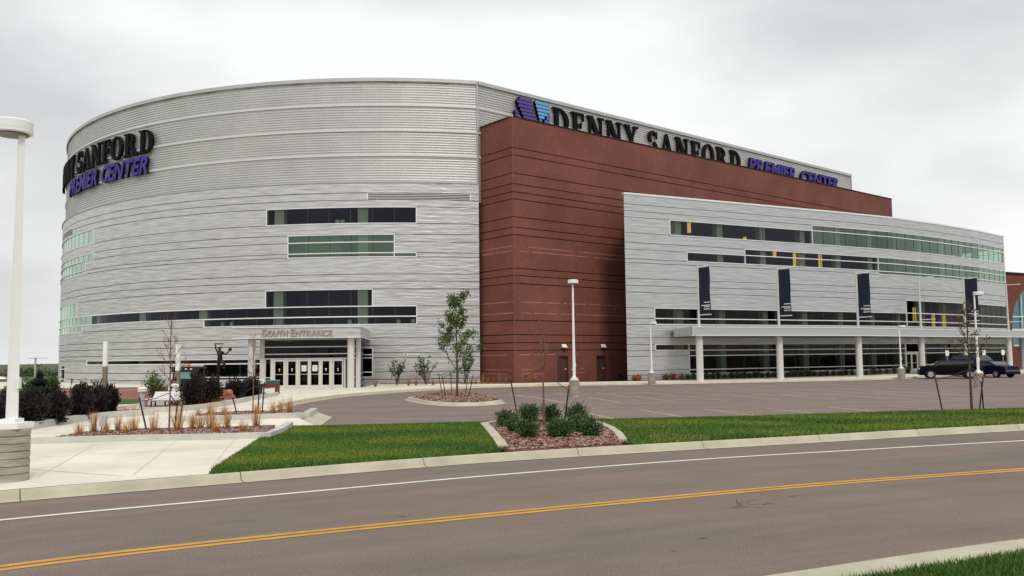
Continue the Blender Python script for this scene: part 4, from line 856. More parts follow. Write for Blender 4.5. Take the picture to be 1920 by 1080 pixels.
for i, (x, y, hp) in enumerate(ga): p = G(x, y, .04); clump(p, hp*1.15*p.y/F_PX, 'orange dry grass clump in the front planter, %s from the left' % ORD[i], 'orange grasses in the front planter')
gb_ = [(372, 781, 20), (395, 778, 26), (420, 780, 22), (482, 780, 28), (512, 777, 30), (526, 774, 28), (543, 775, 38)]
for i, (x, y, hp) in enumerate(gb_): p = G(x, y, .04); clump(p, hp*p.y/F_PX, 'orange dry grass clump in the middle planter, %s from the left' % ORD[i], 'orange grasses in the middle planter')
gw = [(905, 719.5), (915, 719), (926, 718.5), (937, 718), (948, 718.5), (979, 717.5), (993, 717), (1003, 716.5), (892, 720), (884, 720.5), (812, 722), (780, 722.5), (766, 723), (704, 725)]
gw.sort()
for i, (x, y) in enumerate(gw): p = G(x, y, .03); p.y = min(p.y, 66.2 if x < 960 else 70); p = Vector((p.x, p.y, .03)); clump(p, .55+.35*rnd.random(), 'dry tan grass tuft against the building foot, %s from the left' % ORD[i], 'dry grass tufts at the building foot', [mat('tuft_brown', (.22, .09, .04), .9), mat('tuft_tan', (.34, .20, .10), .9), m_gr[2]])
# low shrubs along the wing
pr4 = []
wx = [1190, 1199, 1223, 1247, 1262, 1277, 1291, 1302]+[1325+11.5*i for i in range(12)]+[1478+12*i for i in range(11)]+[1625+13*i for i in range(7)]
for i, x in enumerate(wx):
    q_ = None
    d_ = ray(x, 712); # on a line 1.1 m in front of the wing wall
    best = None
    for k in range(0, 600):
        u = k*.1; c_ = Vector(S_wing(u, 0, .75)); px_ = 960+F_PX*((c_-Vector((0, 0, CAM_Z))).dot(RT)/(c_-Vector((0, 0, CAM_Z))).dot(FW))
        if best is None or abs(px_-x) < best[0]: best = (abs(px_-x), c_)
    c_ = best[1]; c_.z = .02; lb = 'low shrub at the foot of the silver wing, %s from the left' % ORD[i]
    red = x < 1290
    if len(pr4) < 4: o = shrub('low_shrub', c_, .62, .5, 420, .05, m_leafd if len(pr4) > 1 else [MATS['dry_grass_orange'], MATS['dry_grass_brown'], MATS['barberry_wine']], lb, group='low shrubs along the wing'); pr4.append(o)
    else: o = dup(pr4[rnd.randint(0, 1) if red else rnd.randint(2, 3)], c_, rnd.random()*6, lb, .8+.5*rnd.random())
# young trees
def young_tree(name, px, py, hpx, label, leaves, fork, spread, seed, trunk_r=.035, leafmats=None, ls=.05, z=0., bark=None, narrow=1., group=None, twigs=1., lean=0.):
    r = random.Random(seed); p = G(px, py, z); s = p.y/F_PX; H_ = hpx*s; t = thing(name, p, label, 'tree', group); tb = MB(); lb_ = MB(); ends = []
    top = p+Vector((lean*H_, 0, H_)); tb.tube([p-Vector((0, 0, .05)), p.lerp(top, .35)+Vector((.01, 0, 0)), p.lerp(top, .7)+Vector((-.02, 0, 0)), top], [trunk_r, trunk_r*.75, trunk_r*.4, .006], 7)
    def branch(p0, d, l, rad, lev):
        p1 = p0+d*l*.5; d2 = (d+Vector((0, 0, .25))+Vector((r.gauss(0, .1), r.gauss(0, .1), 0))).normalized(); p2 = p1+d2*l*.5; tb.tube([p0, p1, p2], [rad, rad*.7, max(.0035, rad*.35)], 5); ends.append((p0, p1, p2, lev))
        if lev < 2:
            for k in range(int((3 if lev == 0 else 2)*twigs+.5)):
                f = r.uniform(.35, .95); q0 = p1.lerp(p2, max(0, f*2-1)) if f > .5 else p0.lerp(p1, f*2); dd = (d2+Vector((r.gauss(0, .55), r.gauss(0, .55), r.gauss(.1, .25)))).normalized(); branch(q0, dd, l*r.uniform(.35, .6), rad*.5, lev+1)
    nb_ = 14
    for k in range(nb_):
        f = fork+(1-fork)*(k/nb_)**1.1; a = k*2.4+r.random(); q0 = p.lerp(top, f); l = spread*s*(1-.62*(f-fork)/(1-fork))*r.uniform(.8, 1.15); up = .9+.6*(f-fork)
        branch(q0, Vector((math.cos(a)*narrow, math.sin(a)*narrow, up)).normalized(), l, trunk_r*.42*(1-.5*(f-fork)/(1-fork)), 0)
    for k in range(leaves):
        p0, p1, p2, lev = r.choice(ends); f = r.uniform(.1, 1.1); q0 = p1.lerp(p2, f*2-1) if f > .5 else p0.lerp(p1, f*2); g_ = ls*1.25; q0 = q0+Vector((r.gauss(0, g_), r.gauss(0, g_), r.gauss(0, g_))); leaf(lb_, q0, ls*r.uniform(.7, 1.2), r.choices((0, 1, 2), (4, 4, 2))[0])
    tb.build('trunk', bark or m_bark, t)
    if leaves: lb_.build('crown', leafmats or m_leaft, t)
    return t
def stakes(pairs, label, names, tie=None, grp=None, tipc=None):
    out = []
    for (x0, y0, x1, y1, zt), lb in zip(pairs, names):
        p = G(x1, y1, 0); s = p.y/F_PX; q_ = atY(x0, y0, p.y); t = thing('tree_stake', p, lb, 'stake', grp); b = MB(); b.tube([p-Vector((0, 0, .05)), q_], .025, 6); b.build('post', m_black, t)
        if tipc: b = MB(); b.tube([q_.lerp(p, .0), q_.lerp(p, .1)], .029, 6); b.build('painted_tip', mat('stake_red', (.3, .03, .03), .7), t)
        if tie: w_ = atY(tie[0], tie[1], tie[2]); b = MB(); m0 = q_.lerp(p, .12); b.tube([m0, (m0+w_)/2-Vector((0, 0, .04)), w_], .011, 5); b.build('tie_strap', m_bark, t)
        out.append(t)
    return out
young_tree('leafy_young_tree', 857, 745, 178, 'leafy young tree with dense green crown on the parking lot island', 3400, .24, 54, 5, .06, m_leaft, .075, z=0, narrow=.75)
Yi = G(857, 745).y
stakes([(822, 700, 829, 738, 0), (829, 705, 836, 744, 0), (845, 697, 847, 738, 0), (878, 702, 872, 739, 0), (887, 703, 878, 746, 0)], '', ['thin black stake at the island tree, %s from the left' % ORD[i] for i in range(5)], (857, 690, Yi), 'stakes around the island tree')
young_tree('bare_young_tree', 1020, 802, 190, 'nearly bare young tree with two ties in the shrub bed by the street', 90, .50, 40, 8, .036, [MATS['dry_grass_brown'], MATS['dry_grass_orange'], MATS['tree_leaf_deep']], .022, bark=m_twig, narrow=.75, lean=-.01)
Yt = G(1020, 802).y
stakes([(956, 704, 972, 786, 0), (1067, 722, 1057, 800, 0)], '', ['leaning black stake with red tip at the left of the street bed tree', 'black stake at the right of the street bed tree'], (1016, 692, Yt), 'stakes of the street bed tree', 1)
young_tree('sparse_young_tree', 1822, 768, 195, 'sparse young tree with a few orange green leaf clusters on the right verge', 620, .42, 40, 21, .05, [MATS['tree_leaf_deep'], MATS['dry_grass_brown'], MATS['tree_leaf_mid']], .045, narrow=.8, twigs=.5)
Yt = G(1822, 768).y
stakes([(1753, 705, 1767, 768.5, 0), (1844, 702, 1836, 769, 0), (1840, 715, 1844, 765, 0)], '', ['black stake left of the sparse verge tree', 'nearest black stake right of the sparse verge tree', 'back black stake right of the sparse verge tree'], (1823, 690, Yt), 'stakes of the right verge tree', 1)
young_tree('bare_young_tree', 317, 806, 205, 'bare twiggy young tree rising from the front planter', 40, .40, 44, 33, .028, [MATS['tree_leaf_deep'], MATS['dry_grass_brown'], MATS['tree_leaf_mid']], .02, bark=m_twig, narrow=.6, twigs=1.5)
Yt = G(317, 806).y
stakes([(261, 745, 276, 809, 0), (333, 750, 327, 809, 0), (342, 758, 335, 809, 0)], '', ['black stake left of the bare front planter tree', 'black stake just right of the bare front planter tree', 'rightmost black stake of the bare front planter tree'], (317, 737, Yt), 'stakes of the front planter tree')
young_tree('bare_young_tree', 474, 779, 150, 'bare young tree in the middle planter in front of the entrance column', 20, .42, 26, 44, .026, [MATS['dry_grass_brown'], MATS['dry_grass_orange'], MATS['tree_leaf_deep']], .02, bark=m_twig, narrow=.6)
Yt = G(474, 779).y
stakes([(436, 745, 445, 776, 0), (487, 716, 483, 776, 0), (496, 716, 491, 777, 0)], '', ['black stake left of the middle planter tree', 'black stake just right of the middle planter tree', 'rightmost black stake of the middle planter tree'], (475, 725, Yt), 'stakes of the middle planter tree')
# distant trees at the left
far = [(-30, 120, 0), (-2, 150, 1), (28, 170, 0), (50, 150, 1), (68, 175, 0), (88, 160, 1), (104, 190, 0), (118, 175, 1), (15, 200, 1), (42, 210, 0), (80, 215, 1)]
for i, (x, Y, k) in enumerate(far):
    X = (x-960)/F_PX*Y; zb = gz(X, Y); s = Y/F_PX; topz = CAM_Z-(14+4*(i % 3))*s+.3*(i % 2); h = topz-zb; t = thing('distant_tree', (X, Y, zb), 'distant %s tree beyond the left lawn, %s in order of distance' % (('dull green', 'grey green')[k], ORD[sorted([f[1] for f in far]).index(Y)]), 'tree', 'distant trees at the left'); b = MB(); c0 = Vector((X, Y, zb))
    cl = [Vector((rnd.uniform(-1, 1)*h*.55, rnd.uniform(-1, 1)*h*.5, h*rnd.uniform(.3, .86))) for _ in range(9)]
    for j in range(1500): q_ = rnd.choice(cl); leaf(b, c0+q_+Vector((rnd.gauss(0, 1), rnd.gauss(0, 1), rnd.gauss(0, .7)))*h*.16, .28, rnd.choices((0, 1), (3, 2))[0])
    b.build('crown', [mat('far_leaf_dark', (.05, .075, .035), .9), mat('far_leaf_light', (.11, .14, .075), .9)], t); b = MB(); b.tube([c0, c0+Vector((0, 0, h*.7))], [.2, .06], 6); b.build('trunk', m_bark, t)
for i, (x, y, wp, hp, lb) in enumerate([(20, 752, 50, 22, 'low green bush behind the big lamp pole'), (52, 748, 40, 30, 'green bush left of the spruce'), (95, 738, 30, 30, 'green bush right of the spruce beside the railing')]):
    p = G(x, y); s = p.y/F_PX; shrub('green_shrub', p, wp*s, hp*s, 1500, .09, m_leaft, lb, wts=(4, 3, 0))
# ================================================================ street furniture
def lamp(name, label, base, topz, hdx, rz, head_r, pole_r=.06, side=0., base_r=.29, base_h=.9, grp='white parking lot lamps'):
    t = thing(name, base, label, 'street lamp', grp); x, y, z = base; b = MB()
    b.lathe((x, y, z-.1), [(base_r, 0)]+[q for k in range(1, 7) for q in ((base_r-.003*(k % 2), .1+base_h*k/7-.012), (base_r-.022, .1+base_h*k/7-.006), (base_r-.022, .1+base_h*k/7+.006), (base_r-.003*(k % 2), .1+base_h*k/7+.012))]+[(base_r, base_h+.08), (base_r-.02, base_h+.1)], 28); b.build('concrete_base', m_form, t)
    b = MB(); b.box((x, y, z+base_h+.05), (pole_r*5.2, pole_r*5.2, .1)); b.box((x, y, z+base_h+.12), (pole_r*2.8, pole_r*2.8, .1)); b.build('base_plate', m_pole, t)
    b = MB(); b.lathe((x, y, z+base_h+.1), [(pole_r*1.15, 0), (pole_r*.62, topz-z-base_h-.25)], 4 if pole_r > .08 else 12)
    b.box((x+pole_r*1.2, y-.02, z+base_h+.8), (.03, .1, .2)); b.build('pole', m_pole, t)
    hx = x+hdx; b = MB(); hh = head_r*.72
    b.lathe((hx, y, topz-hh), [(head_r*.86, .0), (head_r, .015), (head_r, hh*.28), (head_r*.985, hh*.3), (head_r, hh*.32), (head_r, hh*.9), (head_r*.93, hh)], 32)
    if hdx: b.box(((x+hx)/2, y, topz-hh*.5), (abs(hdx), .07, .07))
    hd = b.build('lamp_head', m_pole, t, smooth=False); b = MB(); b.lathe((hx, y, topz-hh-.02), [(head_r*.8, 0), (head_r*.84, .022)], 24); b.build('lens', mat('lamp_lens', (.14, .12, .09), .3), hd)
    return t
p = G(18, 901); 
lamp('street_lamp', 'large white round headed lamp on a board marked concrete base at the left edge', (p.x, p.y, 0), 6.5, -.18, 0, .34, .1, base_r=.31, base_h=.92)
p = G(1078, 743.5, LOT); lamp('street_lamp', 'tall white lamp on a concrete base in front of the dark red tower', (p.x, p.y+.3, LOT), 6.3, .02, 0, .29, .075)
p = G(1217.5, 717.5); lamp('street_lamp', 'short white lamp left of the canopy in front of the silver wall', (p.x, p.y-1.2, LOT), 4.55, .22, 0, .24, .06)
p = G(1681.5, 707.5); lamp('street_lamp', 'short white lamp in front of the canopy between banner masts', (p.x, 70.6, -.05), 4.3, .22, 0, .26, .06, base_h=.8)
p = G(1836, 727, LOT); lamp('street_lamp', 'white lamp behind the sparse verge tree near the parked cars', (p.x, p.y, LOT), 5.75, .25, 0, .29, .07)
# banner masts on the canopy
m_navy = mat('banner_navy', (.005, .012, .034), .8, var=.3, vscale=3)
bl = ['first', 'second', 'third', '', 'fourth', '']
for i, (x, y) in enumerate(COLS):
    top = [9.05, 9.15, 9.1, 9.3, 9.6, 9.2][i]; has = i in (0, 1, 2, 4)
    lb = ('tall mast with navy banner on the wing canopy, %s banner from the left' % bl[i]) if has else ('bare white mast with empty arms above the canopy, %s' % ('beside the lit amber lamps' if i == 3 else 'in front of the brick hall'))
    t = thing('banner_mast', (x, y+.25, 4.2), lb, 'banner mast' if has else 'mast', 'masts on the wing canopy'); b = MB(); b.lathe((x, y+.25, 4.2), [(.11, 0), (.07, top-4.2)], 10); b.build('pole', MATS['column_paint'], t)
    nx_, ny_ = (.49, -.87) if i < 3 else (.62, -.78); n_ = Vector((nx_, ny_, 0)); o = Vector((x, y+.25, 0)); Lb = 1.35
    for z in (top-.12, 4.2+.95):
        b = MB(); b.tube([o+Vector((0, 0, z)), o+n_*Lb*1.05+Vector((0, 0, z))], .04, 6); b.build('arm', m_alu, t)
    if has:
        b = MB(); z0, z1 = 5.22, top-.2; a0 = o+n_*.14; a1 = o+n_*Lb; sd = Vector((-ny_, nx_, 0))
        nseg = 8
        for sgn in (-.012, .012):
            rows = []
            for k in range(nseg+1):
                z = z0+(z1-z0)*k/nseg; wv = .03*math.sin(k*1.3+i); rows.append((a0+sd*(sgn+wv*.3)+Vector((0, 0, z)), a1+sd*(sgn+wv)+Vector((0, 0, z))))
            for k in range(nseg): b.add([rows[k][0], rows[k][1], rows[k+1][1], rows[k+1][0]], [(0, 1, 2, 3)])
        bn = b.build('banner', m_navy, t); b = MB()
        for j, (f0, f1, zz) in enumerate([(.45, 1, .95), (.2, 1, .72), (.45, 1, .60), (.42, 1, .42)]):
            for sgn in (-.05, .05):
                q0 = a0.lerp(a1, f0)+sd*sgn; q1 = a0.lerp(a1, f1)+sd*sgn; z = z0+zz-.1; hgt = .07
                b.add([q0+Vector((0, 0, z)), q1+Vector((0, 0, z)), q1+Vector((0, 0, z+hgt)), q0+Vector((0, 0, z+hgt))], [(0, 1, 2, 3)])
        b.build('white_marks', m_pole, bn)
# light columns on the plaza
for x, yb, yt, ym, Y, lb in ((197, 745, 640, 687, 46, 'square light column, white above and timber below, behind the dark shrubs'), (333.5, 740, 645, 695, 45, 'square light column, white above and timber below, beside the small vehicle')):
    o = atY(x, 700, Y); o.z = 0; t = thing('light_column', o, lb, 'light column', 'plaza light columns'); zt = atY(x, yt, Y).z; zm = atY(x, ym, Y).z; b = MB(); b.box((o.x, o.y, zm/2), (.2, .2, zm)); b.build('timber_base', mat('timber_grey', (.24, .20, .16), .8, var=.3, vscale=6, stretch=(1, 1, .1)), t); b = MB(); b.box((o.x, o.y, (zm+zt)/2+.002), (.2, .2, zt-zm)); b.build('white_shaft', m_pole, t)
# pedestal light, electric box
p = G(266, 768); t = thing('pedestal_light', p, 'grey pedestal light with mushroom cap beside the white bench', 'bollard light'); b = MB(); b.lathe(tuple(p), [(.2, 0), (.15, .1), (.1, .6), (.1, .75)], 16); b.build('post', m_steel, t); b = MB(); b.lathe((p.x, p.y, .75), [(.12, 0), (.19, .03), (.19, .07), (.1, .08), (.1, .1), (.19, .11), (.19, .17), (.12, .2)], 18); b.build('cap', m_pole, t)
p = G(192, 806); t = thing('electrical_box', p, 'small grey electrical box on posts in the front planter', 'electrical box'); b = MB(); b.box((p.x+.02, p.y, .2), (.19, .12, .2)); b.box((p.x+.05, p.y, .37), (.16, .12, .12)); b.build('housing', m_steel, t); b = MB(); b.box((p.x-.03, p.y, .05), (.03, .03, .12)); b.box((p.x+.06, p.y, .05), (.03, .03, .12)); b.build('post', m_black, t)
# white bench
A0 = G(279, 766); A1 = G(338, 765); bc = (A0+A1)/2; t = thing('white_bench', bc, 'long white slatted bench with low reclined back behind the front planter', 'bench'); Lx = (A1-A0).length; b = MB()
for k in range(5): b.box((bc.x, bc.y+.3+.08*k, .37+.075*k), (Lx, .09, .066))
b.build('backrest', m_pole, t); b = MB()
for k in range(3): b.box((bc.x, bc.y-.02+.09*k, .33), (Lx+.1, .075, .03))
b.build('seat', m_steel, t)
for sx in (-1, 0, 1):
    b = MB(); b.box((bc.x+sx*Lx*.46, bc.y+.05, .15), (.05, .05, .32)); b.box((bc.x+sx*Lx*.46, bc.y+.5, .23), (.05, .05, .46)); b.box((bc.x+sx*Lx*.46, bc.y+.28, .3), (.05, .5, .04)); b.build('leg', m_black, t)
# red stone bench and teal box
p0, p1 = G(485, 737), G(523, 741); p = (p0+p1)/2; t = thing('stone_bench', p, 'red brown stone bench with slab legs left of the entrance doors', 'bench'); m_stone = mat('red_granite', (.14, .035, .028), .5, var=.3, vscale=8); b = MB(); b.box((p.x, p.y, .5), (1.25, .5, .22)); b.build('seat', m_stone, t)
for sx in (-.53, .53): b = MB(); b.box((p.x+sx, p.y, .19), (.17, .46, .4)); b.build('leg', m_stone, t)
t = thing('storage_box', (p.x+.25, p.y, .61), 'dark teal box with pale lid lying on the red stone bench', 'box'); b = MB(); b.box((p.x+.25, p.y, .70), (.72, .42, .18)); b.build('body', mat('teal', (.04, .085, .085), .6), t); b = MB(); b.box((p.x+.25, p.y, .815), (.76, .46, .05)); b.build('lid', mat('teal_lid', (.2, .27, .26), .5), t)
# boulder
p = G(419, 756); t = MB(); nu, nv = 14, 9; vs = []; fs = []
for j in range(nv+1):
    for i in range(nu):
        th_ = 2*math.pi*i/nu; ph = math.pi/2*j/nv; r = 1+.16*math.sin(3*th_+j)+.1*rnd.random(); vs.append((p.x+.44*r*math.cos(th_)*math.cos(ph)**.6, p.y+.3+.35*r*math.sin(th_)*math.cos(ph)**.6, .56*r*math.sin(ph)**.8*(1 if j < nv else .95)))
for j in range(nv):
    for i in range(nu): fs.append((j*nu+i, j*nu+(i+1) % nu, (j+1)*nu+(i+1) % nu, (j+1)*nu+i))
t.add(vs, fs); tag(t.build('boulder', mat('pink_granite', (.36, .14, .10), .9, var=.4, vscale=4, bump=.8, bscale=6)), 'pinkish red boulder between the dark shrubs under the bronze figure', 'boulder')
# limestone blocks edging
for i, (x, y, wd) in enumerate([(75, 789, 26), (124, 783, 14), (166, 778, 14), (225, 772, 18), (244, 770, 16), (258, 768, 12), (300, 761, 40)]):
    p = G(x, y); s = p.y/F_PX; b = MB(); ww_ = wd*s; b.box((p.x, p.y, .1), (ww_, .3, .24), rz=rnd.uniform(-.1, .1)); b.box((p.x+ww_*.1, p.y+.02, .23), (ww_*.7, .24, .05), rz=.1); tag(b.build('limestone_block', mat('limestone', (.62, .57, .48), .9, var=.3, vscale=5, bump=.6, bscale=10)), 'rough pale limestone block edging the dark shrubs, %s from the left' % ORD[i], 'stone block', 'limestone blocks')
# railings
def railing(name, label, pts, h, post_gap, pick=0, m=m_steel):
    t = thing(name, pts[0], label, 'railing'); rb = MB(); path = [Vector(q_) for q_ in pts]
    rb.tube([q_+Vector((0, 0, h)) for q_ in path], .025, 6); rb.tube([q_+Vector((0, 0, .12)) for q_ in path], .018, 6); rb.build('rail', m, t); tot = sum((b_-a).length for a, b_ in zip(path, path[1:])); n = max(2, int(tot/post_gap))
    def at_(f):
        d_ = f*tot
        for a, b_ in zip(path, path[1:]):
            l = (b_-a).length
            if d_ <= l+1e-6: return a+(b_-a)*(d_/l)
            d_ -= l
        return path[-1]
    for i in range(n+1): q_ = at_(i/n); pb = MB(); pb.tube([q_, q_+Vector((0, 0, h+.02))], .028, 6); pb.build('post', m, t)
    if pick:
        pb = MB(); k = int(tot/pick)
        for i in range(k): q_ = at_((i+.5)/k); pb.tube([q_+Vector((0, 0, .1)), q_+Vector((0, 0, h))], .009, 4)
        pb.build('pickets', m, t)
    return t
railing('railing', 'long grey railing in front of the left foot of the drum', [(-31.8, 57, 0), (-27, 57.6, 0), (-22.6, 57.5, 0)], .72, 2.1)
railing('railing', 'pale picket railing behind the dark hedge left of the entrance', [(-19.6, 56, 0), (-16.4, 56.5, 0)], .75, 1.6, .14, m_pole)
railing('railing', 'fine dark picket railing before the drum wall right of the entrance', [(-9.1, 68.3, 0), (-4.3, 68.2, 0)], .98, 2.4, .13, m_dark)
# parking sign posts
for x, Y, lb in ((1777, 79.5, 'narrow white sign on a thin post behind the black car'), (1846, 84, 'narrow white sign on a thin post behind the lamp near the cars'), (1882, 86, 'narrow white sign on a thin post at the right canopy column')):
    o = atY(x, 690, Y); o.z = 0; t = thing('parking_sign', o, lb, 'sign', 'white parking signs'); zt = 2.2; b = MB(); b.tube([o, o+Vector((0, 0, zt))], .03, 6); b.build('post', m_steel, t); b = MB(); b.box((o.x, o.y-.04, zt-.25), (.32, .02, .5)); b.build('sign_panel', m_pole, t)
# utility pole far left
o = Vector(((68-960)/F_PX*130, 130, -4)); t = thing('utility_pole', o, 'distant pale utility pole above the spruce', 'utility pole'); b = MB(); b.tube([o, (o.x, o.y, CAM_Z+.6)], .14, 6); b.build('pole', m_kerbgrey, t); b = MB(); b.box((o.x+.3, o.y, CAM_Z+.5), (3.0, .1, .08)); b.build('crossarm', m_steel, t)
# ================================================================ brick hall at the right
hall = thing('brick_hall', (78, 118, 0), 'dark red brick hall with arched teal window at the right edge', 'building'); m_brick = mat('hall_brick', (.17, .045, .032), .9, var=.2, vscale=1.5)
HP = Path([(60.5, 112), (95, 132)]); hw = MB(); Lh = HP.L[-1]
def px_u(x, P_):
    best = None
    for k in range(400):
        u = P_.L[-1]*k/400; c_ = Vector(P_(u, 2, 0)); v_ = c_-Vector((0, 0, CAM_Z)); q_ = 960+F_PX*v_.dot(RT)/v_.dot(FW)
        if best is None or abs(q_-x) < best[0]: best = (abs(q_-x), u)
    return best[1]
uc = px_u(1947, HP); ua = px_u(1900, HP); ra = uc-ua; spring = 5.0; nA = 24
for i in range(nA):   # wall around the arch
    a0_, a1_ = math.pi*i/nA, math.pi*(i+1)/nA; x0, x1 = uc-ra*math.cos(a0_), uc-ra*math.cos(a1_); y0, y1 = spring+ra*math.sin(a0_), spring+ra*math.sin(a1_)
    hw.add([HP(x0, y0), HP(x1, y1), HP(x1, 12.6), HP(x0, 12.6)], [(0, 1, 2, 3)]); hw.add([HP(x0, y0), HP(x1, y1), HP(x1, y1, -.5), HP(x0, y0, -.5)], [(3, 2, 1, 0)])
hw.add([HP(-6, -.2), HP(uc-ra, -.2), HP(uc-ra, 12.6), HP(-6, 12.6)], [(0, 1, 2, 3)]); hw.add([HP(uc+ra, -.2), HP(Lh, -.2), HP(Lh, 12.6), HP(uc+ra, 12.6)], [(0, 1, 2, 3)]); hw.add([HP(uc-ra, -.2), HP(uc+ra, -.2), HP(uc+ra, spring-2.2), HP(uc-ra, spring-2.2)], [(0, 1, 2, 3)])
hw.add([HP(-6, -.2), HP(-6, 12.6), HP(-6, 12.6, -25), HP(-6, -.2, -25)], [(0, 1, 2, 3)]); hw.add([HP(-6, 12.6), HP(Lh, 12.6), HP(Lh, 12.6, -25), HP(-6, 12.6, -25)], [(0, 1, 2, 3)]); hw.build('wall', m_brick, hall)
b = MB(); strip(b, HP, -6, Lh, 12.6, 12.85, -.4, .15, 50); b.build('roof_edge', m_redjoint, hall)
b = MB(); sheet(b, HP, uc-ra, uc+ra, spring-2.2, spring+ra, -.45, 50); gw_ = b.build('window', glass_mat('teal_glass', (.12, .3, .32), (.5, .9, .95), 2.5, .1), hall); b = MB(); strip(b, HP, uc-ra, uc+ra, spring-.1, spring+.1, -.4, -.2, 50); strip(b, HP, uc-ra, uc+ra, spring-2.3, spring-2.1, -.4, .1, 50); strip(b, HP, uc-ra, uc+ra, spring+1.7, spring+1.85, -.4, -.2, 50)
for k in (-.5, 0, .5): strip(b, HP, uc+ra*k-.06, uc+ra*k+.06, spring-2.2, spring+ra*.8, -.4, -.25, 50)
b.build('window_frame', m_alu, gw_)
b = MB(); sheet(b, HP, uc-ra, uc+ra, 0, 12, -3, 50); b.build('interior_wall', mat('hall_interior', (.1, .25, .27), .8), hall)
# ================================================================ cars
def car(name, loc, rz, label, L_, W_, H_, paint, kind='suv', cat='car'):
    t = thing(name, loc, label, cat, None, rz); h = H_
    if kind == 'suv': side = [(0, .32), (.02, .62), (.06, .70), (.22, .72), (.345, .985), (.55, 1), (.86, .985), (.95, .70), (.985, .62), (1, .34)]; gl = [(.25, .70), (.355, .95), (.86, .95), (.925, .72), (.60, .69), (.3, .66)]
    else: side = [(0, .34), (.01, .6), (.05, .68), (.27, .76), (.40, .98), (.50, 1), (.64, .98), (.80, .74), (.97, .70), (1, .36)]; gl = [(.29, .76), (.41, .94), (.63, .94), (.775, .75), (.5, .70), (.31, .68)]
    xs_ = lambda f: (f-.5)*L_
    body = MB(); st = 6; secs = []
    # body: lofted side outline, narrower above the beltline
    prof_y = [(-1, 0), (-1, 1), (1, 1), (1, 0)]
    out_ = [(xs_(f), .2*h+(g-.2)*h if g > .2 else g*h) for f, g in side]
    low = [(xs_(1), .2*h), (xs_(0), .2*h)]
    ring_ = out_+low; n = len(ring_)
    def wof(z): zz = z/h; return W_/2*(1 if zz < .7 else 1-.22*(zz-.7)/.3)
    vs = [(x, -wof(z), z) for x, z in ring_]+[(x, wof(z), z) for x, z in ring_]
    body.add(vs, [tuple(range(n)), tuple(range(2*n-1, n-1, -1))]+[(i, n+i, n+(i+1) % n, (i+1) % n) for i in range(n)])
    bo = body.build('body', paint, t, local=True)
    bv = bo.modifiers.new('bevel', 'BEVEL'); bv.width = .05; bv.segments = 2; bv.limit_method = 'ANGLE'
    for sgn in (-1, 1):
        g_ = MB(); pts = [(xs_(f), sgn*(wof(z*h)+.012), z*h) for f, z in gl]; g_.add(pts, [tuple(range(len(pts))) if sgn < 0 else tuple(range(len(pts)-1, -1, -1))]); g_.build('window', mat('car_glass', (.02, .025, .03), .1, spec=.5), t, local=True)
    ws = MB(); i0_, i1_ = (3, 4); 
    for (f0, z0_), (f1, z1_) in ((side[3], side[4]), (side[-3] if kind == 'suv' else side[6], side[6] if kind == 'suv' else side[7])):
        if f0 > f1: (f0, z0_), (f1, z1_) = (f1, z1_), (f0, z0_)
        a = Vector((xs_(f0), 0, z0_*h)); c_ = Vector((xs_(f1), 0, z1_*h)); d_ = (c_-a); nn = Vector((-d_.z, 0, d_.x)).normalized()*.015
        p_, q_ = a+d_*.08+nn, a+d_*.9+nn; wp_, wq = wof(p_.z)*.9, wof(q_.z)*.9; ws.add([(p_.x, -wp_, p_.z), (q_.x, -wq, q_.z), (q_.x, wq, q_.z), (p_.x, wp_, p_.z)], [(0, 3, 2, 1)])
    ws.build('windscreen', MATS['car_glass'], t, local=True)
    wr = .36 if kind == 'suv' else .32
    for f in (.185, .80):
        for sgn in (-1, 1):
            wb = MB(); y0 = sgn*(W_/2-.2); y1 = sgn*(W_/2+.015); wb.tube([(xs_(f), y0, wr), (xs_(f), y1, wr)], wr, 20); wo = wb.build('wheel', mat('tyre', (.012, .012, .012), .85), t, local=True)
            rm = MB(); rm.tube([(xs_(f), y1-sgn*.01, wr), (xs_(f), y1+sgn*.012, wr)], wr*.62, 16); rm.tube([(xs_(f), y1, wr), (xs_(f), y1+sgn*.03, wr)], wr*.16, 10); ro = rm.build('rim', mat('rim_silver', (.62, .62, .63), .3, .8), wo, local=True)
            sp = MB()
            for k in range(5): a = k*1.2566+.3; sp.tube([(xs_(f)+math.cos(a)*wr*.3, y1+sgn*.02, wr+math.sin(a)*wr*.3), (xs_(f)+math.cos(a)*wr*.5, y1+sgn*.02, wr+math.sin(a)*wr*.5)], .035, 5)
            sp.build('rim_vents', m_black, wo, local=True)
    for sgn in (-1, 1):
        hb = MB(); hb.box((xs_(.012), sgn*W_*.36, .56*h), (.09, .3, .12)); hb.build('headlight', mat('headlight', (.7, .7, .7), .15), t, local=True)
        hb = MB(); hb.box((xs_(.985), sgn*W_*.4, .60*h), (.08, .16, .2)); hb.build('tail_light', mat('tail_red', (.25, .012, .01), .2), t, local=True)
        hb = MB(); hb.box((xs_(.31), sgn*(W_/2+.08), .68*h), (.12, .16, .12)); hb.build('mirror', paint, t, local=True)
        dl = MB()
        for f in (.34, .52, .70): dl.box((xs_(f), sgn*(W_/2+.002), .45*h), (.012, .012, .42*h))
        dl.build('door_line', m_joint, t, local=True)
    pb = MB(); pb.box((xs_(.995), 0, .42*h), (.1, W_*.9, .14)); pb.box((xs_(.005), 0, .40*h), (.1, W_*.9, .14)); pb.build('bumper', mat('bumper_grey', (.08, .08, .085), .4), t, local=True)
    return t
pk = mat('car_black', (.004, .004, .005), .3, spec=.08); pb_ = mat('car_blue', (.006, .015, .06), .3, spec=.1); pn = mat('car_navy', (.004, .005, .03), .3, spec=.08); pr2 = mat('car_red', (.30, .03, .02), .4)
def cl(x, Y, z=LOT-.012): o = atY(x, 700, Y); return (o.x, Y, z)
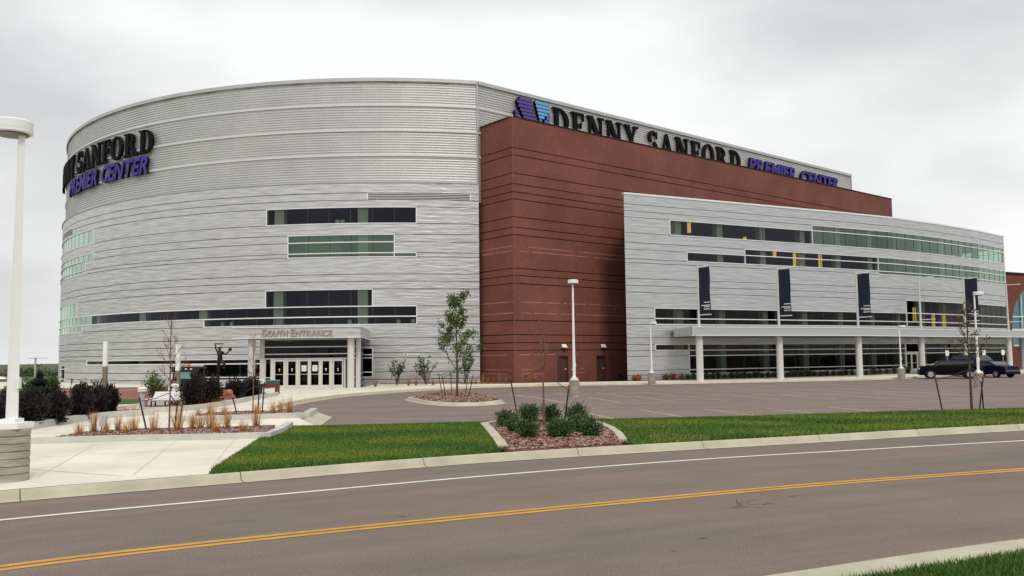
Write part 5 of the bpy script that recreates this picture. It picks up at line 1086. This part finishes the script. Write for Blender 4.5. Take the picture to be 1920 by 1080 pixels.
car('parked_car', cl(1780, 71.3), -.36, 'black estate car with silver rims parked at the far kerb', 4.7, 1.85, 1.5, pk)
car('parked_car', cl(1812, 77.5, .0), -1.1, 'blue van like car half hidden behind the black car', 4.6, 1.85, 1.75, pb_)
car('parked_car', cl(1855, 73.5), -1.2, 'navy blue saloon car right of the black car', 4.5, 1.8, 1.38, pn, 'sedan')
o = atY(2, 730, 105); car('parked_car', (o.x-.6, 105, gz(o.x, 105)+.03), .4, 'small red car beyond the lawn at the left picture edge', 4.3, 1.75, 1.35, pr2, 'sedan')
# compact utility vehicle by the entrance
o = atY(356, 740, 51); o.z = 0; t = thing('utility_vehicle', o, 'compact red and black utility vehicle with orange beacon behind the dark hedge', 'utility vehicle')
x, y = o.x, o.y; mr_ = mat('machine_red', (.4, .03, .03), .35)
b = MB(); b.box((x+.1, y, .5), (2.2, 1.3, .35)); b.box((x+1.15, y, .62), (.9, 1.2, .22)); b.build('body', mr_, t)
b = MB(); zt = 1.62
for sx in (-.78, .62):
    for sy in (-.6, .6): b.tube([(x+sx*1.02, y+sy, .62), (x+sx*.93, y+sy*.92, zt)], .05, 6)
b.box((x-.08, y, zt+.02), (1.65, 1.3, .12)); b.box((x-.08, y-.62, .75), (1.6, .06, .4)); b.box((x-.08, y-.6, 1.5), (1.6, .08, .22)); b.box((x+.5, y-.6, 1.2), (.3, .07, .8)); b.box((x-.08, y+.3, 1.2), (1.5, .07, .8)); b.build('cab_frame', m_black, t)
b = MB(); b.box((x-.2, y-.61, 1.2), (.95, .02, .42)); b.build('windscreen', mat('cab_glass', (.16, .3, .28), .1, spec=.8), t)
b = MB(); b.lathe((x+.02, y-.3, zt+.08), [(.1, 0), (.1, .14), (.05, .18)], 12); b.build('beacon', mat('beacon_orange', (.75, .12, .03), .3), t)
for sx in (-.35, 0, .3): b = MB(); b.box((x+sx, y-.68, zt-.06), (.12, .03, .06)); b.build('work_light', m_pole, t)
for sx in (-.75, 1.05):
    for sy in (-.62, .62): b = MB(); b.tube([(x+sx, y+sy-.1, .28), (x+sx, y+sy+.1, .28)], .28, 14); b.build('wheel', MATS['tyre'], t)
# ================================================================ figures
def skin_figure(name, joints, edges, mat_, parent=None, sub=2, root=0):
    me = bpy.data.meshes.new(name); me.from_pydata([j[0] for j in joints], edges, []); ob = bpy.data.objects.new(name, me); sc.collection.objects.link(ob)
    sk = ob.modifiers.new('skin', 'SKIN'); sk.use_smooth_shade = True
    for i, j in enumerate(joints): me.skin_vertices[0].data[i].radius = (j[1], j[1] if len(j) < 3 else j[2])
    me.skin_vertices[0].data[root].use_root = True
    ss = ob.modifiers.new('sub', 'SUBSURF'); ss.levels = ss.render_levels = sub
    dp = bpy.context.evaluated_depsgraph_get(); dp.update(); m2 = bpy.data.meshes.new_from_object(ob.evaluated_get(dp)); bpy.data.objects.remove(ob)
    m2.materials.clear(); m2.materials.append(mat_) if not isinstance(mat_, list) else [m2.materials.append(q) for q in mat_]
    for p_ in m2.polygons: p_.use_smooth = True
    o = bpy.data.objects.new(name, m2); sc.collection.objects.link(o)
    if parent: o.parent = parent
    return o
# bronze figure on a pole: hoop above the head, one arm out holding a ball, one leg raised
m_bronze = mat('dark_bronze', (.022, .017, .013), .35, .6)
Yb = 46.0; fk = 1.55; sp_ = Yb/F_PX; o = atY(409, 740, Yb); o.z = 0; st = thing('bronze_statue', o, 'dark bronze acrobat figure holding a ball, raised on a thin pole above the boulder', 'statue')
def bp_(x, y, dy=0): v = atY(x, y, Yb+dy)-o; return (v.x, v.y, v.z)
J = [(bp_(412, 676), .14, .11), (bp_(412, 668), .13, .10), (bp_(413, 661), .165, .11), (bp_(412.5, 657), .06), (bp_(411.5, 654), .085), (bp_(411.5, 650), .085),
     (bp_(417, 660), .062), (bp_(421.5, 665), .05), (bp_(427.5, 660.5), .04), (bp_(430, 657.5), .038),
     (bp_(408, 659.5, .05), .06), (bp_(404.5, 654, .05), .045), (bp_(404, 646, .05), .036),
     (bp_(415, 679), .10), (bp_(421, 681, -.25), .08), (bp_(419, 689, -.2), .055), (bp_(421, 691.5, -.3), .045),
     (bp_(410, 680), .10), (bp_(409.5, 690), .075), (bp_(409, 700), .05)]
skin_figure('figure', J, [(0, 1), (1, 2), (2, 3), (3, 4), (4, 5), (2, 6), (6, 7), (7, 8), (8, 9), (2, 10), (10, 11), (11, 12), (0, 13), (13, 14), (14, 15), (15, 16), (0, 17), (17, 18), (18, 19)], m_bronze, st)
b = MB(); b.tube([(0, 0, 0), bp_(409, 701)], .075, 10); b.tube([(0, 0, -.02), (0, 0, .06)], .25, 16); b.build('pole', m_bronze, st, local=True)
b = MB(); hp_ = [bp_(403, 645), bp_(418, 645), bp_(416, 650), bp_(409, 652), bp_(404, 650), bp_(403, 645)]; b.tube(hp_, .022, 6); b.tube([bp_(402, 644.5), bp_(419, 644.5)], .03, 6); b.build('hoop_bar', m_bronze, st, local=True)
b = MB(); c_ = Vector(bp_(431.5, 655)); b.lathe(tuple(c_-Vector((0, 0, .1))), [(.02, 0), (.075, .03), (.1, .1), (.075, .17), (.02, .2)], 12); b.build('ball', m_bronze, st, local=True, smooth=True)
# kneeling person behind the bench
Yp = 39.5; o = atY(327, 745, Yp); o.z = 0; pe = thing('person', o, 'person in a white shirt and dark trousers kneeling behind the white bench', 'person')
m_skin = mat('skin', (.30, .17, .11), .6)
J = [((0, 0, .52), .12, .1), ((0, -.01, .72), .12, .09), ((0, -.03, .93), .14, .09), ((0, -.03, 1.03), .05), ((0, -.05, 1.1), .075), ((0, -.06, 1.2), .085), ((0, -.05, 1.26), .06),
     ((.17, -.04, .95), .05), ((.22, -.12, .73), .04), ((.16, -.3, .62), .03), ((.14, -.36, .6), .025), ((-.17, -.04, .95), .05), ((-.22, -.12, .73), .04), ((-.16, -.3, .62), .03), ((-.14, -.36, .6), .025),
     ((.1, -.03, .46), .09), ((.11, -.12, .08), .06), ((.11, .28, .07), .05), ((.11, .38, .05), .04), ((-.1, -.03, .46), .09), ((-.11, -.12, .08), .06), ((-.11, .28, .07), .05), ((-.11, .38, .05), .04)]
bd = skin_figure('body', J, [(0, 1), (1, 2), (2, 3), (3, 4), (4, 5), (5, 6), (2, 7), (7, 8), (8, 9), (9, 10), (2, 11), (11, 12), (12, 13), (13, 14), (0, 15), (15, 16), (16, 17), (17, 18), (0, 19), (19, 20), (20, 21), (21, 22)], [m_skin, mat('shirt_white', (.75, .75, .73), .9), mat('trousers_dark', (.015, .015, .02), .9)], pe)
for p_ in bd.data.polygons:
    c_ = p_.center
    if c_.z < .58: p_.material_index = 2
    elif c_.z < 1.02 and not (c_.y < -.17): p_.material_index = 1
b = MB(); b.lathe((0, -.035, 1.13), [(.085, 0), (.105, .06), (.10, .13), (.06, .18), (.01, .19)], 14); b.build('hair', mat('hair_dark', (.015, .01, .008), .7), pe, local=True, smooth=True)
for sx in (-.11, .0, .11): pass
for k, sx in ((0, -1), (1, 1)):
    b = MB()
    for j in range(5): b.tube([(sx*(.12+.012*j), -.37, .6-.003*j), (sx*(.12+.012*j), -.40-.008*(2-abs(j-2)), .585), (sx*(.12+.012*j), -.42-.01*(2-abs(j-2)), .56)], [.009, .008, .006], 5)
    b.build('fingers', m_skin, pe, local=True)
